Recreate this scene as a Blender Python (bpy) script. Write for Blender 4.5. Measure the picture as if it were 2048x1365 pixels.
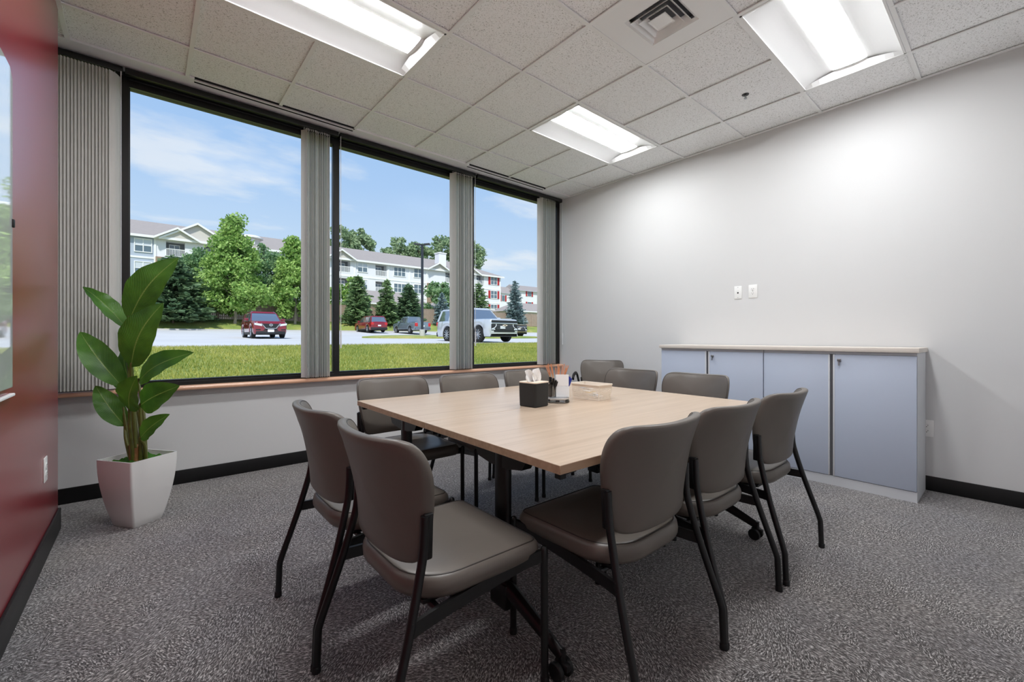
import bpy, bmesh, math, random
import numpy as np
from mathutils import Vector, Matrix

random.seed(7)
for _o in list(bpy.data.objects):
    bpy.data.objects.remove(_o, do_unlink=True)
SC = bpy.context.scene
COL = SC.collection
R = math.radians

# ------------------------------------------------------------------ camera
CAMX, CAMY, CAMZ = -2.0466, -2.3010, 1.1126
YAW = 0.702986
FPX = 858.75            # focal length in pixels of the 2048 x 1365 frame
HOR = 675.7             # horizon row
cd = bpy.data.cameras.new('camera')
cam = bpy.data.objects.new('camera', cd)
COL.objects.link(cam)
cam.location = (CAMX, CAMY, CAMZ)
cam.rotation_euler = (R(90), 0, -YAW)
cd.sensor_width = 36.0
cd.lens = 36.0 * FPX / 2048.0
cd.shift_y = -(682.5 - HOR) / 2048.0
cd.clip_start = 0.05
cd.clip_end = 800
SC.camera = cam
SC.view_settings.view_transform = 'Standard'
SC.view_settings.look = 'None'
SC.view_settings.gamma = 1.0
SC.view_settings.use_curve_mapping = False
SC.view_settings.exposure = 0.0

CYW, SYW = math.cos(YAW), math.sin(YAW)
def at_y(u, v, y):
    """a photo pixel -> the point where its sight line meets the upright plane Y = y"""
    k = (u - 1024.0) / FPX
    d = (y - CAMY) / (CYW - k * SYW)
    return Vector((CAMX + d * (k * CYW + SYW), y, CAMZ + d * (HOR - v) / FPX))
def at_d(u, v, d):
    k = (u - 1024.0) / FPX
    return Vector((CAMX + d * (k * CYW + SYW), CAMY + d * (CYW - k * SYW), CAMZ + d * (HOR - v) / FPX))

# ------------------------------------------------------------------ node helpers
def lin(c):
    """sRGB 0-255 -> linear rgba"""
    o = []
    for x in c:
        x = x / 255.0
        o.append(x / 12.92 if x <= 0.04045 else ((x + 0.055) / 1.055) ** 2.4)
    return (o[0], o[1], o[2], 1.0)

class NT:
    def __init__(s, tree):
        s.t = tree; s.n = tree.nodes; s.l = tree.links
        s.n.clear()
    def add(s, typ, **kw):
        n = s.n.new(typ)
        for k, v in kw.items():
            if k.startswith('_'):
                setattr(n, k[1:], v)
            else:
                n.inputs[k.replace('__', ' ')].default_value = v
        return n
    def link(s, a, b):
        s.l.new(a, b)
    def ramp(s, fac, stops, interp='LINEAR'):
        r = s.n.new('ShaderNodeValToRGB')
        r.color_ramp.interpolation = interp
        e = r.color_ramp.elements
        while len(e) < len(stops):
            e.new(0.5)
        for i, (p, c) in enumerate(stops):
            e[i].position = p
            e[i].color = c
        s.link(fac, r.inputs['Fac'])
        return r.outputs['Color']
    def math(s, op, a, b=None, c=None):
        m = s.n.new('ShaderNodeMath'); m.operation = op
        for i, x in enumerate((a, b, c)):
            if x is None: continue
            if isinstance(x, (int, float)): m.inputs[i].default_value = x
            else: s.link(x, m.inputs[i])
        return m.outputs[0]
    def mix(s, fac, a, b, blend='MIX'):
        m = s.n.new('ShaderNodeMix'); m.data_type = 'RGBA'; m.blend_type = blend
        for sock, x in ((m.inputs[0], fac), (m.inputs[6], a), (m.inputs[7], b)):
            if isinstance(x, (int, float)): sock.default_value = x
            elif isinstance(x, tuple): sock.default_value = x
            else: s.link(x, sock)
        return m.outputs[2]

# ------------------------------------------------------------------ world: clear summer sky with fair-weather clouds
W = bpy.data.worlds.new('world'); SC.world = W
W.use_nodes = True
wt = NT(W.node_tree)
wg = wt.add('ShaderNodeTexCoord')
sep = wt.add('ShaderNodeSeparateXYZ'); wt.link(wg.outputs['Generated'], sep.inputs[0])
skyc = wt.ramp(sep.outputs['Z'], [(0.0, lin((224, 238, 252))), (0.14, lin((206, 227, 251))), (0.32, lin((176, 208, 249))),
                                  (0.55, lin((150, 190, 243))), (1.0, lin((118, 164, 228)))])
# clouds live on a flat layer: direction / z
zc = wt.math('MAXIMUM', sep.outputs['Z'], 0.03)
zc = wt.math('ADD', zc, 0.12)
vx = wt.math('DIVIDE', sep.outputs['X'], zc); vy = wt.math('DIVIDE', sep.outputs['Y'], zc)
comb = wt.add('ShaderNodeCombineXYZ'); wt.link(vx, comb.inputs[0]); wt.link(vy, comb.inputs[1])
n1 = wt.add('ShaderNodeTexNoise', Scale=1.35, Detail=7.0, Roughness=0.55)
mp = wt.add('ShaderNodeMapping'); mp.inputs['Location'].default_value = (5.3, 2.1, 0.0); mp.inputs['Scale'].default_value = (0.8, 1.25, 1.0)
wt.link(comb.outputs[0], mp.inputs[0]); wt.link(mp.outputs[0], n1.inputs['Vector'])
cl = wt.ramp(n1.outputs['Fac'], [(0.0, (0, 0, 0, 1)), (0.53, (0, 0, 0, 1)), (0.66, (0.62, 0.62, 0.62, 1)), (1.0, (0.85, 0.85, 0.85, 1))])
skyc = wt.mix(cl, skyc, lin((247, 248, 252)))
bg = wt.add('ShaderNodeBackground', Strength=1.0)
wt.link(skyc, bg.inputs['Color'])
wo = wt.add('ShaderNodeOutputWorld'); wt.link(bg.outputs[0], wo.inputs[0])

# ------------------------------------------------------------------ sun: high behind the office, veiled
sd = bpy.data.lights.new('sun', 'SUN'); sd.energy = 4.2; sd.angle = R(3.0); sd.color = (1.0, 0.96, 0.90)
sun = bpy.data.objects.new('sun', sd); COL.objects.link(sun)
sun.location = (0, -20, 30)
sun.rotation_euler = Vector((0.42, 0.60, -0.90)).to_track_quat('-Z', 'Y').to_euler()

# ------------------------------------------------------------------ materials
MATS = {}
def material(name):
    m = bpy.data.materials.new(name); m.use_nodes = True
    MATS[name] = m
    return m, NT(m.node_tree)

def pbr(name, col, rough=0.5, metal=0.0, spec=0.5, coat=0.0, crough=0.03, bump=None, var=None, emit=None):
    """bump = (scale, strength, distance); var = (scale, amount)"""
    m, t = material(name)
    p = t.add('ShaderNodeBsdfPrincipled', Roughness=rough, Metallic=metal)
    p.inputs['Specular IOR Level'].default_value = spec
    p.inputs['Coat Weight'].default_value = coat
    p.inputs['Coat Roughness'].default_value = crough
    c = lin(col)
    p.inputs['Base Color'].default_value = c
    g = t.add('ShaderNodeNewGeometry')
    if var:
        n = t.add('ShaderNodeTexNoise', Scale=var[0], Detail=4.0)
        t.link(g.outputs['Position'], n.inputs['Vector'])
        lo = tuple(max(0, x * (1 - var[1])) for x in c[:3]) + (1,)
        hi = tuple(min(1, x * (1 + var[1])) for x in c[:3]) + (1,)
        t.link(t.ramp(n.outputs['Fac'], [(0.25, lo), (0.75, hi)]), p.inputs['Base Color'])
    if bump:
        n2 = t.add('ShaderNodeTexNoise', Scale=bump[0], Detail=3.0)
        t.link(g.outputs['Position'], n2.inputs['Vector'])
        b = t.add('ShaderNodeBump', Strength=bump[1], Distance=bump[2])
        t.link(n2.outputs['Fac'], b.inputs['Height']); t.link(b.outputs[0], p.inputs['Normal'])
    if emit:
        p.inputs['Emission Color'].default_value = lin(emit[0]); p.inputs['Emission Strength'].default_value = emit[1]
    o = t.add('ShaderNodeOutputMaterial'); t.link(p.outputs[0], o.inputs[0])
    return m

# painted walls
pbr('wall_paint', (212, 212, 212), 0.6, spec=0.3, bump=(260, 0.04, 0.002), var=(1.2, 0.015))
pbr('red_paint', (142, 30, 40), 0.30, spec=0.8, coat=0.9, crough=0.27, bump=(300, 0.05, 0.002), var=(2.0, 0.04))
pbr('black_vinyl', (17, 17, 18), 0.45, spec=0.4)
pbr('white_metal', (240, 240, 240), 0.45, spec=0.4)
pbr('ceiling_trim', (242, 242, 242), 0.55, spec=0.3)
pbr('slot_black', (8, 8, 8), 0.6)
pbr('reflector', (238, 238, 238), 0.35, spec=0.4)
pbr('frame_black', (14, 14, 15), 0.35, spec=0.5)
pbr('frame_grey', (52, 53, 55), 0.35, spec=0.5)
pbr('clear_plastic', (214, 216, 218), 0.15, spec=0.6)
pbr('vinyl_taupe', (100, 93, 86), 0.38, spec=0.5, bump=(900, 0.05, 0.0006), var=(6, 0.04))
pbr('vinyl_seam', (58, 53, 49), 0.5, spec=0.4)
pbr('black_steel', (15, 15, 16), 0.36, spec=0.5)
pbr('black_plastic', (18, 18, 19), 0.5, spec=0.4)
pbr('steel', (150, 152, 156), 0.3, metal=0.9)
pbr('cabinet_door', (186, 195, 212), 0.42, spec=0.35, var=(1.5, 0.015))
pbr('cabinet_body', (208, 210, 214), 0.45, spec=0.35)
pbr('cabinet_dark', (92, 93, 97), 0.5)
pbr('white_plastic', (236, 236, 234), 0.4, spec=0.4)
pbr('pot_white', (226, 224, 222), 0.22, spec=0.5, coat=0.3)
pbr('moss', (64, 120, 30), 0.9, bump=(220, 0.8, 0.01), var=(90, 0.5))
pbr('stem_green', (92, 96, 40), 0.45, var=(30, 0.25))
pbr('sheath_brown', (150, 104, 62), 0.7, var=(40, 0.35))
pbr('tissue_paper', (246, 246, 246), 0.8)
pbr('charcoal_plastic', (38, 39, 40), 0.5, spec=0.35)
pbr('lid_wood', (238, 220, 200), 0.5)
pbr('stirrer_wood', (214, 178, 138), 0.6, var=(80, 0.12))
pbr('stirrer_tip', (206, 138, 100), 0.6)
pbr('pen_blue', (24, 48, 150), 0.35)
pbr('pen_black', (16, 16, 17), 0.35)
pbr('basket_plastic', (240, 228, 212), 0.45)
pbr('packet_white', (240, 243, 246), 0.5)
pbr('packet_blue', (150, 186, 220), 0.5)
pbr('packet_yellow', (232, 196, 84), 0.5)
pbr('chrome', (215, 216, 218), 0.12, metal=1.0)
# outdoors
pbr('asphalt', (200, 199, 200), 0.9, bump=(18, 0.2, 0.02), var=(0.35, 0.07))
pbr('kerb', (190, 188, 184), 0.9)
pbr('mulch', (70, 58, 44), 0.95, var=(6, 0.4))
pbr('fence_wood', (158, 140, 124), 0.8, var=(3, 0.10))
pbr('siding_white', (232, 232, 236), 0.7, var=(0.4, 0.02))
pbr('siding_blue', (176, 186, 202), 0.7, var=(0.4, 0.03))
pbr('siding_beige', (206, 200, 192), 0.7)
pbr('trim_white', (240, 240, 240), 0.6)
pbr('roof_shingle', (158, 149, 145), 0.9, bump=(6, 0.25, 0.05), var=(2.5, 0.06))
pbr('balcony_grey', (116, 120, 124), 0.7)
pbr('shutter_red', (176, 44, 46), 0.6)
pbr('stone_brown', (156, 134, 114), 0.9, var=(3, 0.25))
pbr('house_glass', (92, 110, 122), 0.08, spec=0.8, coat=0.5)
pbr('blind_pale', (206, 212, 220), 0.3, spec=0.6)
pbr('pole_dark', (44, 48, 56), 0.5)
pbr('bark', (96, 82, 68), 0.9, var=(8, 0.3))
pbr('bark_pale', (150, 140, 126), 0.9, var=(8, 0.2))
pbr('car_red', (126, 14, 30), 0.18, spec=0.6, coat=1.0)
pbr('car_silver', (206, 209, 214), 0.22, metal=0.35, coat=1.0)
pbr('car_slate', (120, 134, 142), 0.22, metal=0.25, coat=1.0)
pbr('car_gold', (128, 118, 92), 0.25, coat=1.0)
pbr('car_glass', (150, 158, 166), 0.05, metal=0.75, coat=0.6)
pbr('car_trim', (34, 35, 37), 0.55)
pbr('tyre', (28, 28, 29), 0.85)
pbr('rim', (196, 198, 202), 0.25, metal=0.8)
pbr('headlamp', (222, 226, 232), 0.1, spec=0.8, coat=1.0)
pbr('tail_lamp', (196, 22, 26), 0.15, coat=1.0)
pbr('plate_white', (236, 238, 242), 0.5)

def leafmat(name, a, b, scale, rough=0.6, trans=0.35):
    m, t = material(name)
    g = t.add('ShaderNodeNewGeometry')
    n = t.add('ShaderNodeTexNoise', Scale=scale, Detail=3.0)
    t.link(g.outputs['Position'], n.inputs['Vector'])
    rnd = t.math('ADD', t.math('MULTIPLY', n.outputs['Fac'], 0.6), t.math('MULTIPLY', g.outputs['Random Per Island'], 0.4))
    c = t.ramp(rnd, [(0.25, lin(a)), (0.72, lin(b))])
    d = t.add('ShaderNodeBsdfPrincipled', Roughness=rough); t.link(c, d.inputs['Base Color'])
    tr = t.add('ShaderNodeBsdfTranslucent'); t.link(c, tr.inputs['Color'])
    mx = t.add('ShaderNodeMixShader'); mx.inputs[0].default_value = trans
    t.link(d.outputs[0], mx.inputs[1]); t.link(tr.outputs[0], mx.inputs[2])
    o = t.add('ShaderNodeOutputMaterial'); t.link(mx.outputs[0], o.inputs[0])
m, t = material('slat_vinyl')
d = t.add('ShaderNodeBsdfPrincipled', Roughness=0.5); d.inputs['Base Color'].default_value = lin((238, 236, 234)); d.inputs['Specular IOR Level'].default_value = 0.3
tr = t.add('ShaderNodeBsdfTranslucent'); tr.inputs['Color'].default_value = lin((238, 236, 232))
mx = t.add('ShaderNodeMixShader'); mx.inputs[0].default_value = 0.55
t.link(d.outputs[0], mx.inputs[1]); t.link(tr.outputs[0], mx.inputs[2])
o = t.add('ShaderNodeOutputMaterial'); t.link(mx.outputs[0], o.inputs[0])
leafmat('leaf_maple', (104, 148, 62), (184, 212, 122), 0.7)
leafmat('leaf_mid', (90, 130, 84), (158, 188, 134), 0.7)
leafmat('leaf_dark', (66, 98, 70), (132, 158, 114), 0.8)
leafmat('leaf_pine', (84, 118, 76), (158, 182, 126), 0.9)
leafmat('leaf_blue', (98, 122, 122), (172, 190, 190), 0.9)
leafmat('leaf_far', (116, 144, 102), (176, 194, 150), 0.4)
leafmat('grass_blade', (100, 130, 36), (196, 190, 100), 0.45, trans=0.3)

# lawn soil / turf
m, t = material('lawn')
g = t.add('ShaderNodeNewGeometry')
na = t.add('ShaderNodeTexNoise', Scale=0.5, Detail=4.0); t.link(g.outputs['Position'], na.inputs['Vector'])
nb = t.add('ShaderNodeTexNoise', Scale=14.0, Detail=6.0, Roughness=0.7); t.link(g.outputs['Position'], nb.inputs['Vector'])
ca = t.ramp(na.outputs['Fac'], [(0.3, lin((98, 130, 40))), (0.52, lin((142, 152, 60))), (0.70, lin((192, 178, 104)))])
cb = t.ramp(nb.outputs['Fac'], [(0.3, lin((84, 104, 46))), (0.7, lin((186, 190, 126)))])
p = t.add('ShaderNodeBsdfPrincipled', Roughness=0.95)
t.link(t.mix(0.4, ca, cb), p.inputs['Base Color'])
b = t.add('ShaderNodeBump', Strength=0.6, Distance=0.05); t.link(nb.outputs['Fac'], b.inputs['Height']); t.link(b.outputs[0], p.inputs['Normal'])
o = t.add('ShaderNodeOutputMaterial'); t.link(p.outputs[0], o.inputs[0])

# carpet: short loop rows whose direction changes from patch to patch
m, t = material('carpet')
g = t.add('ShaderNodeNewGeometry')
vo = t.add('ShaderNodeTexVoronoi', Scale=5.5); vo.inputs['Randomness'].default_value = 1.0
nw = t.add('ShaderNodeTexNoise', Scale=9.0, Detail=2.0); t.link(g.outputs['Position'], nw.inputs['Vector'])
wv = t.add('ShaderNodeVectorMath', _operation='SCALE'); t.link(nw.outputs['Color'], wv.inputs[0]); wv.inputs['Scale'].default_value = 0.14
wa = t.add('ShaderNodeVectorMath', _operation='ADD'); t.link(g.outputs['Position'], wa.inputs[0]); t.link(wv.outputs[0], wa.inputs[1])
t.link(wa.outputs[0], vo.inputs['Vector'])
sc_ = t.add('ShaderNodeSeparateColor'); t.link(vo.outputs['Color'], sc_.inputs[0])
ang = t.math('MULTIPLY', sc_.outputs[0], 3.1416)
ro = t.add('ShaderNodeVectorRotate', _rotation_type='Z_AXIS'); t.link(g.outputs['Position'], ro.inputs['Vector']); t.link(ang, ro.inputs['Angle'])
st = t.add('ShaderNodeMapping'); st.inputs['Scale'].default_value = (1.0, 2.9, 1.0); t.link(ro.outputs[0], st.inputs[0])
nf = t.add('ShaderNodeTexNoise', Scale=74.0, Detail=3.0, Roughness=0.55, Distortion=0.5); t.link(st.outputs[0], nf.inputs['Vector'])
ng = t.add('ShaderNodeTexNoise', Scale=330.0, Detail=2.0); t.link(g.outputs['Position'], ng.inputs['Vector'])
nl = t.add('ShaderNodeTexNoise', Scale=2.2, Detail=2.0); t.link(g.outputs['Position'], nl.inputs['Vector'])
f = t.math('ADD', t.math('MULTIPLY', nf.outputs['Fac'], 0.8), t.math('MULTIPLY', ng.outputs['Fac'], 0.2))
cc = t.ramp(f, [(0.37, lin((42, 39, 37))), (0.47, lin((80, 76, 74))), (0.545, lin((138, 134, 132))), (0.64, lin((218, 215, 212)))])
tone = t.ramp(nl.outputs['Fac'], [(0.3, (0.84, 0.84, 0.88, 1)), (0.7, (1.0, 0.98, 0.96, 1))])
p = t.add('ShaderNodeBsdfPrincipled', Roughness=0.85)
p.inputs['Specular IOR Level'].default_value = 0.25
p.inputs['Sheen Weight'].default_value = 0.5
p.inputs['Sheen Roughness'].default_value = 0.4
t.link(t.mix(1.0, cc, tone, 'MULTIPLY'), p.inputs['Base Color'])
b = t.add('ShaderNodeBump', Strength=0.8, Distance=0.006); t.link(f, b.inputs['Height']); t.link(b.outputs[0], p.inputs['Normal'])
o = t.add('ShaderNodeOutputMaterial'); t.link(p.outputs[0], o.inputs[0])

# mineral-fibre ceiling tile: pin holes and short fissures
m, t = material('ceiling_tile')
g = t.add('ShaderNodeNewGeometry')
v1 = t.add('ShaderNodeTexVoronoi', Scale=120.0); t.link(g.outputs['Position'], v1.inputs['Vector'])
n1 = t.add('ShaderNodeTexNoise', Scale=120.0, Detail=2.0, Distortion=1.0); t.link(g.outputs['Position'], n1.inputs['Vector'])
d1 = t.ramp(v1.outputs['Distance'], [(0.0, (1, 1, 1, 1)), (0.14, (1, 1, 1, 1)), (0.26, (0, 0, 0, 1))])
d2 = t.ramp(n1.outputs['Fac'], [(0.34, (1, 1, 1, 1)), (0.40, (0, 0, 0, 1))])
hole = t.mix(1.0, d1, d2, 'LIGHTEN')
cc = t.mix(hole, lin((250, 250, 251)), lin((190, 189, 188)))
p = t.add('ShaderNodeBsdfPrincipled', Roughness=0.9); t.link(cc, p.inputs['Base Color'])
p.inputs['Specular IOR Level'].default_value = 0.2
b = t.add('ShaderNodeBump', Strength=0.35, Distance=0.003); b.invert = True
t.link(hole, b.inputs['Height']); t.link(b.outputs[0], p.inputs['Normal'])
o = t.add('ShaderNodeOutputMaterial'); t.link(p.outputs[0], o.inputs[0])

def wood(name, a, b_, rough, scale=(1.2, 26, 26), coat=0.0, spec=0.4):
    m, t = material(name)
    g = t.add('ShaderNodeTexCoord')
    mp = t.add('ShaderNodeMapping'); mp.inputs['Scale'].default_value = scale
    t.link(g.outputs['Object'], mp.inputs[0])
    n = t.add('ShaderNodeTexNoise', Scale=1.0, Detail=5.0, Roughness=0.6, Distortion=0.4); t.link(mp.outputs[0], n.inputs['Vector'])
    n2 = t.add('ShaderNodeTexNoise', Scale=3.2, Detail=4.0); t.link(mp.outputs[0], n2.inputs['Vector'])
    f = t.math('ADD', t.math('MULTIPLY', n.outputs['Fac'], 0.6), t.math('MULTIPLY', n2.outputs['Fac'], 0.4))
    p = t.add('ShaderNodeBsdfPrincipled', Roughness=rough)
    p.inputs['Coat Weight'].default_value = coat
    p.inputs['Specular IOR Level'].default_value = spec
    t.link(t.ramp(f, [(0.32, lin(a)), (0.68, lin(b_))]), p.inputs['Base Color'])
    o = t.add('ShaderNodeOutputMaterial'); t.link(p.outputs[0], o.inputs[0])
wood('table_wood', (182, 160, 138), (202, 181, 160), 0.28)
wood('table_edge', (162, 132, 106), (186, 156, 128), 0.5)
wood('sill_wood', (230, 172, 138), (242, 194, 163), 0.16, scale=(1.0, 30, 30), coat=0.6, spec=0.7)
wood('worktop_wood', (214, 204, 194), (228, 220, 211), 0.4, scale=(26, 1.2, 26))

# clear window glass: transparent, with the mirror image glass gives at a slant
m, t = material('window_glass')
tr = t.add('ShaderNodeBsdfTransparent'); tr.inputs['Color'].default_value = (0.97, 0.985, 0.98, 1)
gl = t.add('ShaderNodeBsdfGlossy', Roughness=0.22)
lw = t.add('ShaderNodeFresnel', IOR=1.08)
mx = t.add('ShaderNodeMixShader'); t.link(lw.outputs[0], mx.inputs[0]); t.link(tr.outputs[0], mx.inputs[1]); t.link(gl.outputs[0], mx.inputs[2])
o = t.add('ShaderNodeOutputMaterial'); t.link(mx.outputs[0], o.inputs[0])

m, t = material('acrylic')
tr = t.add('ShaderNodeBsdfTransparent'); tr.inputs['Color'].default_value = (0.86, 0.87, 0.88, 1)
gl = t.add('ShaderNodeBsdfGlossy', Roughness=0.05)
lw = t.add('ShaderNodeFresnel', IOR=1.5)
mx = t.add('ShaderNodeMixShader'); t.link(t.math('ADD', lw.outputs[0], 0.06), mx.inputs[0]); t.link(tr.outputs[0], mx.inputs[1]); t.link(gl.outputs[0], mx.inputs[2])
o = t.add('ShaderNodeOutputMaterial'); t.link(mx.outputs[0], o.inputs[0])

# glass marker board: white behind clear polished glass
pbr('board_glass', (226, 230, 228), 0.03, spec=1.0, coat=1.0)

LAMP = 50.0
m, t = material('lamp_lens')
e = t.add('ShaderNodeEmission', Strength=LAMP); e.inputs['Color'].default_value = (0.955, 0.98, 1.0, 1)
o = t.add('ShaderNodeOutputMaterial'); t.link(e.outputs[0], o.inputs[0])

# broad leaf with side veins running from the midrib (object space: Y along the leaf, X across)
m, t = material('banana_leaf')
g = t.add('ShaderNodeUVMap'); sp = t.add('ShaderNodeSeparateXYZ'); t.link(g.outputs[0], sp.inputs[0])
ax = t.math('ABSOLUTE', t.math('SUBTRACT', sp.outputs[0], 0.5))
ph = t.math('SUBTRACT', t.math('MULTIPLY', sp.outputs[1], 190.0), t.math('MULTIPLY', ax, 130.0))
vein = t.math('MULTIPLY', t.math('ADD', t.math('SINE', ph), 1.0), 0.5)
mid = t.math('LESS_THAN', ax, 0.018)
g2 = t.add('ShaderNodeNewGeometry')
nz = t.add('ShaderNodeTexNoise', Scale=7.0, Detail=3.0); t.link(g2.outputs['Position'], nz.inputs['Vector'])
c0 = t.ramp(nz.outputs['Fac'], [(0.3, lin((52, 96, 38))), (0.75, lin((92, 144, 56)))])
c1 = t.mix(t.math('MULTIPLY', vein, 0.22), c0, lin((112, 150, 78)))
c1 = t.mix(mid, c1, lin((132, 160, 88)))
# paler underside
c1 = t.mix(t.math('MULTIPLY', g2.outputs['Backfacing'], 0.7), c1, lin((132, 158, 138)))
p = t.add('ShaderNodeBsdfPrincipled', Roughness=0.27); t.link(c1, p.inputs['Base Color'])
b = t.add('ShaderNodeBump', Strength=0.35, Distance=0.003); t.link(vein, b.inputs['Height']); t.link(b.outputs[0], p.inputs['Normal'])
tl = t.add('ShaderNodeBsdfTranslucent'); t.link(t.mix(1.0, c1, (1.0, 1.0, 0.45, 1), 'MULTIPLY'), tl.inputs['Color'])
mx = t.add('ShaderNodeMixShader'); mx.inputs[0].default_value = 0.42
t.link(p.outputs[0], mx.inputs[1]); t.link(tl.outputs[0], mx.inputs[2])
o = t.add('ShaderNodeOutputMaterial'); t.link(mx.outputs[0], o.inputs[0])

# ================================================================== mesh helpers
class MB:
    """collects polygons; build() links them as ONE mesh object"""
    def __init__(s):
        s.v = []; s.f = []; s.m = []; s.cur = 0
    def poly(s, pts):
        i = len(s.v); s.v += [tuple(p) for p in pts]; s.f.append(list(range(i, i + len(pts)))); s.m.append(s.cur)
        return s
    def addm(s, verts, faces):
        i = len(s.v); s.v += [tuple(p) for p in verts]
        for f in faces:
            s.f.append([a + i for a in f]); s.m.append(s.cur)
        return s
    def box(s, x0, x1, y0, y1, z0, z1, mat=None):
        V = [Vector((x, y, z)) for z in (z0, z1) for x, y in ((x0, y0), (x1, y0), (x1, y1), (x0, y1))]
        if mat is not None: V = [mat @ p for p in V]
        return s.addm(V, [(3, 2, 1, 0), (4, 5, 6, 7), (0, 1, 5, 4), (1, 2, 6, 5), (2, 3, 7, 6), (3, 0, 4, 7)])
    def rbox(s, x0, x1, y0, y1, z0, z1, r=0.004, seg=2, mat=None):
        bm = bmesh.new()
        bmesh.ops.create_cube(bm, size=1.0)
        for v in bm.verts:
            v.co = Vector(((x0 + x1) / 2 + v.co.x * (x1 - x0), (y0 + y1) / 2 + v.co.y * (y1 - y0), (z0 + z1) / 2 + v.co.z * (z1 - z0)))
        r = min(r, 0.49 * min(x1 - x0, y1 - y0, z1 - z0))
        bmesh.ops.bevel(bm, geom=bm.edges[:], offset=r, segments=seg, profile=0.5, affect='EDGES')
        bm.verts.index_update()
        V = [v.co.copy() for v in bm.verts]; F = [[v.index for v in f.verts] for f in bm.faces]
        bm.free()
        if mat is not None: V = [mat @ p for p in V]
        return s.addm(V, F)
    def tube(s, path, r, n=10, cap=True, flat=1.0):
        """round tube along points; r one number or one per point; flat squashes one axis"""
        P = [Vector(p) for p in path]
        rr = r if isinstance(r, (list, tuple)) else [r] * len(P)
        rings = []
        up = None
        for i, p in enumerate(P):
            if i == 0: d = P[1] - P[0]
            elif i == len(P) - 1: d = P[-1] - P[-2]
            else: d = (P[i + 1] - P[i]).normalized() + (P[i] - P[i - 1]).normalized()
            d.normalize()
            if up is None:
                a = Vector((0, 0, 1)) if abs(d.z) < 0.9 else Vector((1, 0, 0))
                up = (a - d * a.dot(d)).normalized()
            else:
                up = (up - d * up.dot(d)).normalized()
            sd_ = d.cross(up)
            rings.append([p + (up * math.cos(2 * math.pi * k / n) + sd_ * math.sin(2 * math.pi * k / n) * flat) * rr[i] for k in range(n)])
        V = [q for rg in rings for q in rg]; F = []
        for i in range(len(P) - 1):
            for k in range(n):
                k2 = (k + 1) % n
                F.append((i * n + k, i * n + k2, (i + 1) * n + k2, (i + 1) * n + k))
        if cap:
            F.append(tuple(range(n - 1, -1, -1))); F.append(tuple((len(P) - 1) * n + k for k in range(n)))
        return s.addm(V, F)
    def lathe(s, prof, c=(0, 0, 0), n=24, axis='Z', cap=True):
        V = []; F = []
        for r, z in prof:
            for k in range(n):
                a = 2 * math.pi * k / n
                x, y = r * math.cos(a), r * math.sin(a)
                if axis == 'Z': V.append((c[0] + x, c[1] + y, c[2] + z))
                elif axis == 'X': V.append((c[0] + z, c[1] + x, c[2] + y))
                else: V.append((c[0] + y, c[1] + z, c[2] + x))
        m_ = len(prof)
        for i in range(m_ - 1):
            for k in range(n):
                k2 = (k + 1) % n
                F.append((i * n + k, i * n + k2, (i + 1) * n + k2, (i + 1) * n + k))
        if cap:
            F.append(tuple(range(n - 1, -1, -1))); F.append(tuple((m_ - 1) * n + k for k in range(n)))
        return s.addm(V, F)
    def prism(s, pts, a, b, axis='Z', mat=None):
        """closed 2D outline extruded from a to b along axis"""
        n = len(pts)
        def P(p, h):
            q = {'Z': (p[0], p[1], h), 'Y': (p[0], h, p[1]), 'X': (h, p[0], p[1])}[axis]
            q = Vector(q)
            return mat @ q if mat is not None else q
        V = [P(p, a) for p in pts] + [P(p, b) for p in pts]
        F = [tuple(range(n - 1, -1, -1)), tuple(range(n, 2 * n))]
        for k in range(n):
            k2 = (k + 1) % n
            F.append((k, k2, n + k2, n + k))
        return s.addm(V, F)
    def rings(s, rings, cap0=True, cap1=True):
        n = len(rings[0]); V = [q for rg in rings for q in rg]; F = []
        for i in range(len(rings) - 1):
            for k in range(n):
                k2 = (k + 1) % n
                F.append((i * n + k, i * n + k2, (i + 1) * n + k2, (i + 1) * n + k))
        if cap0: F.append(tuple(range(n - 1, -1, -1)))
        if cap1: F.append(tuple((len(rings) - 1) * n + k for k in range(n)))
        return s.addm(V, F)
    def holed(s, x0, x1, z0, z1, holes, yf, depth=0.0, flip=False):
        """upright wall face at Y = yf with rectangular holes (x0,x1,z0,z1) and reveals of the given depth"""
        xs = sorted({x0, x1, *[h[0] for h in holes], *[h[1] for h in holes]})
        zs = sorted({z0, z1, *[h[2] for h in holes], *[h[3] for h in holes]})
        xs = [x for x in xs if x0 <= x <= x1]; zs = [z for z in zs if z0 <= z <= z1]
        for i in range(len(xs) - 1):
            for j in range(len(zs) - 1):
                cx, cz = (xs[i] + xs[i + 1]) / 2, (zs[j] + zs[j + 1]) / 2
                if any(h[0] < cx < h[1] and h[2] < cz < h[3] for h in holes): continue
                s.poly([(xs[i], yf, zs[j]), (xs[i + 1], yf, zs[j]), (xs[i + 1], yf, zs[j + 1]), (xs[i], yf, zs[j + 1])])
        if depth:
            for a, b, c_, d in holes:
                y2 = yf + depth
                s.poly([(a, yf, c_), (a, yf, d), (a, y2, d), (a, y2, c_)])
                s.poly([(b, yf, c_), (b, y2, c_), (b, y2, d), (b, yf, d)])
                s.poly([(a, yf, c_), (a, y2, c_), (b, y2, c_), (b, yf, c_)])
                s.poly([(a, yf, d), (b, yf, d), (b, y2, d), (a, y2, d)])
        return s
    def mesh(s, name, mat, smooth=True, angle=38):
        me = bpy.data.meshes.new(name)
        me.from_pydata(s.v, [], s.f)
        mats = mat if isinstance(mat, (list, tuple)) else [mat]
        for mm in mats: me.materials.append(MATS[mm])
        if len(mats) > 1: me.polygons.foreach_set('material_index', s.m)
        me.update()
        if smooth:
            me.shade_smooth()
            me.set_sharp_from_angle(angle=R(angle))
        return me
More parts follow.
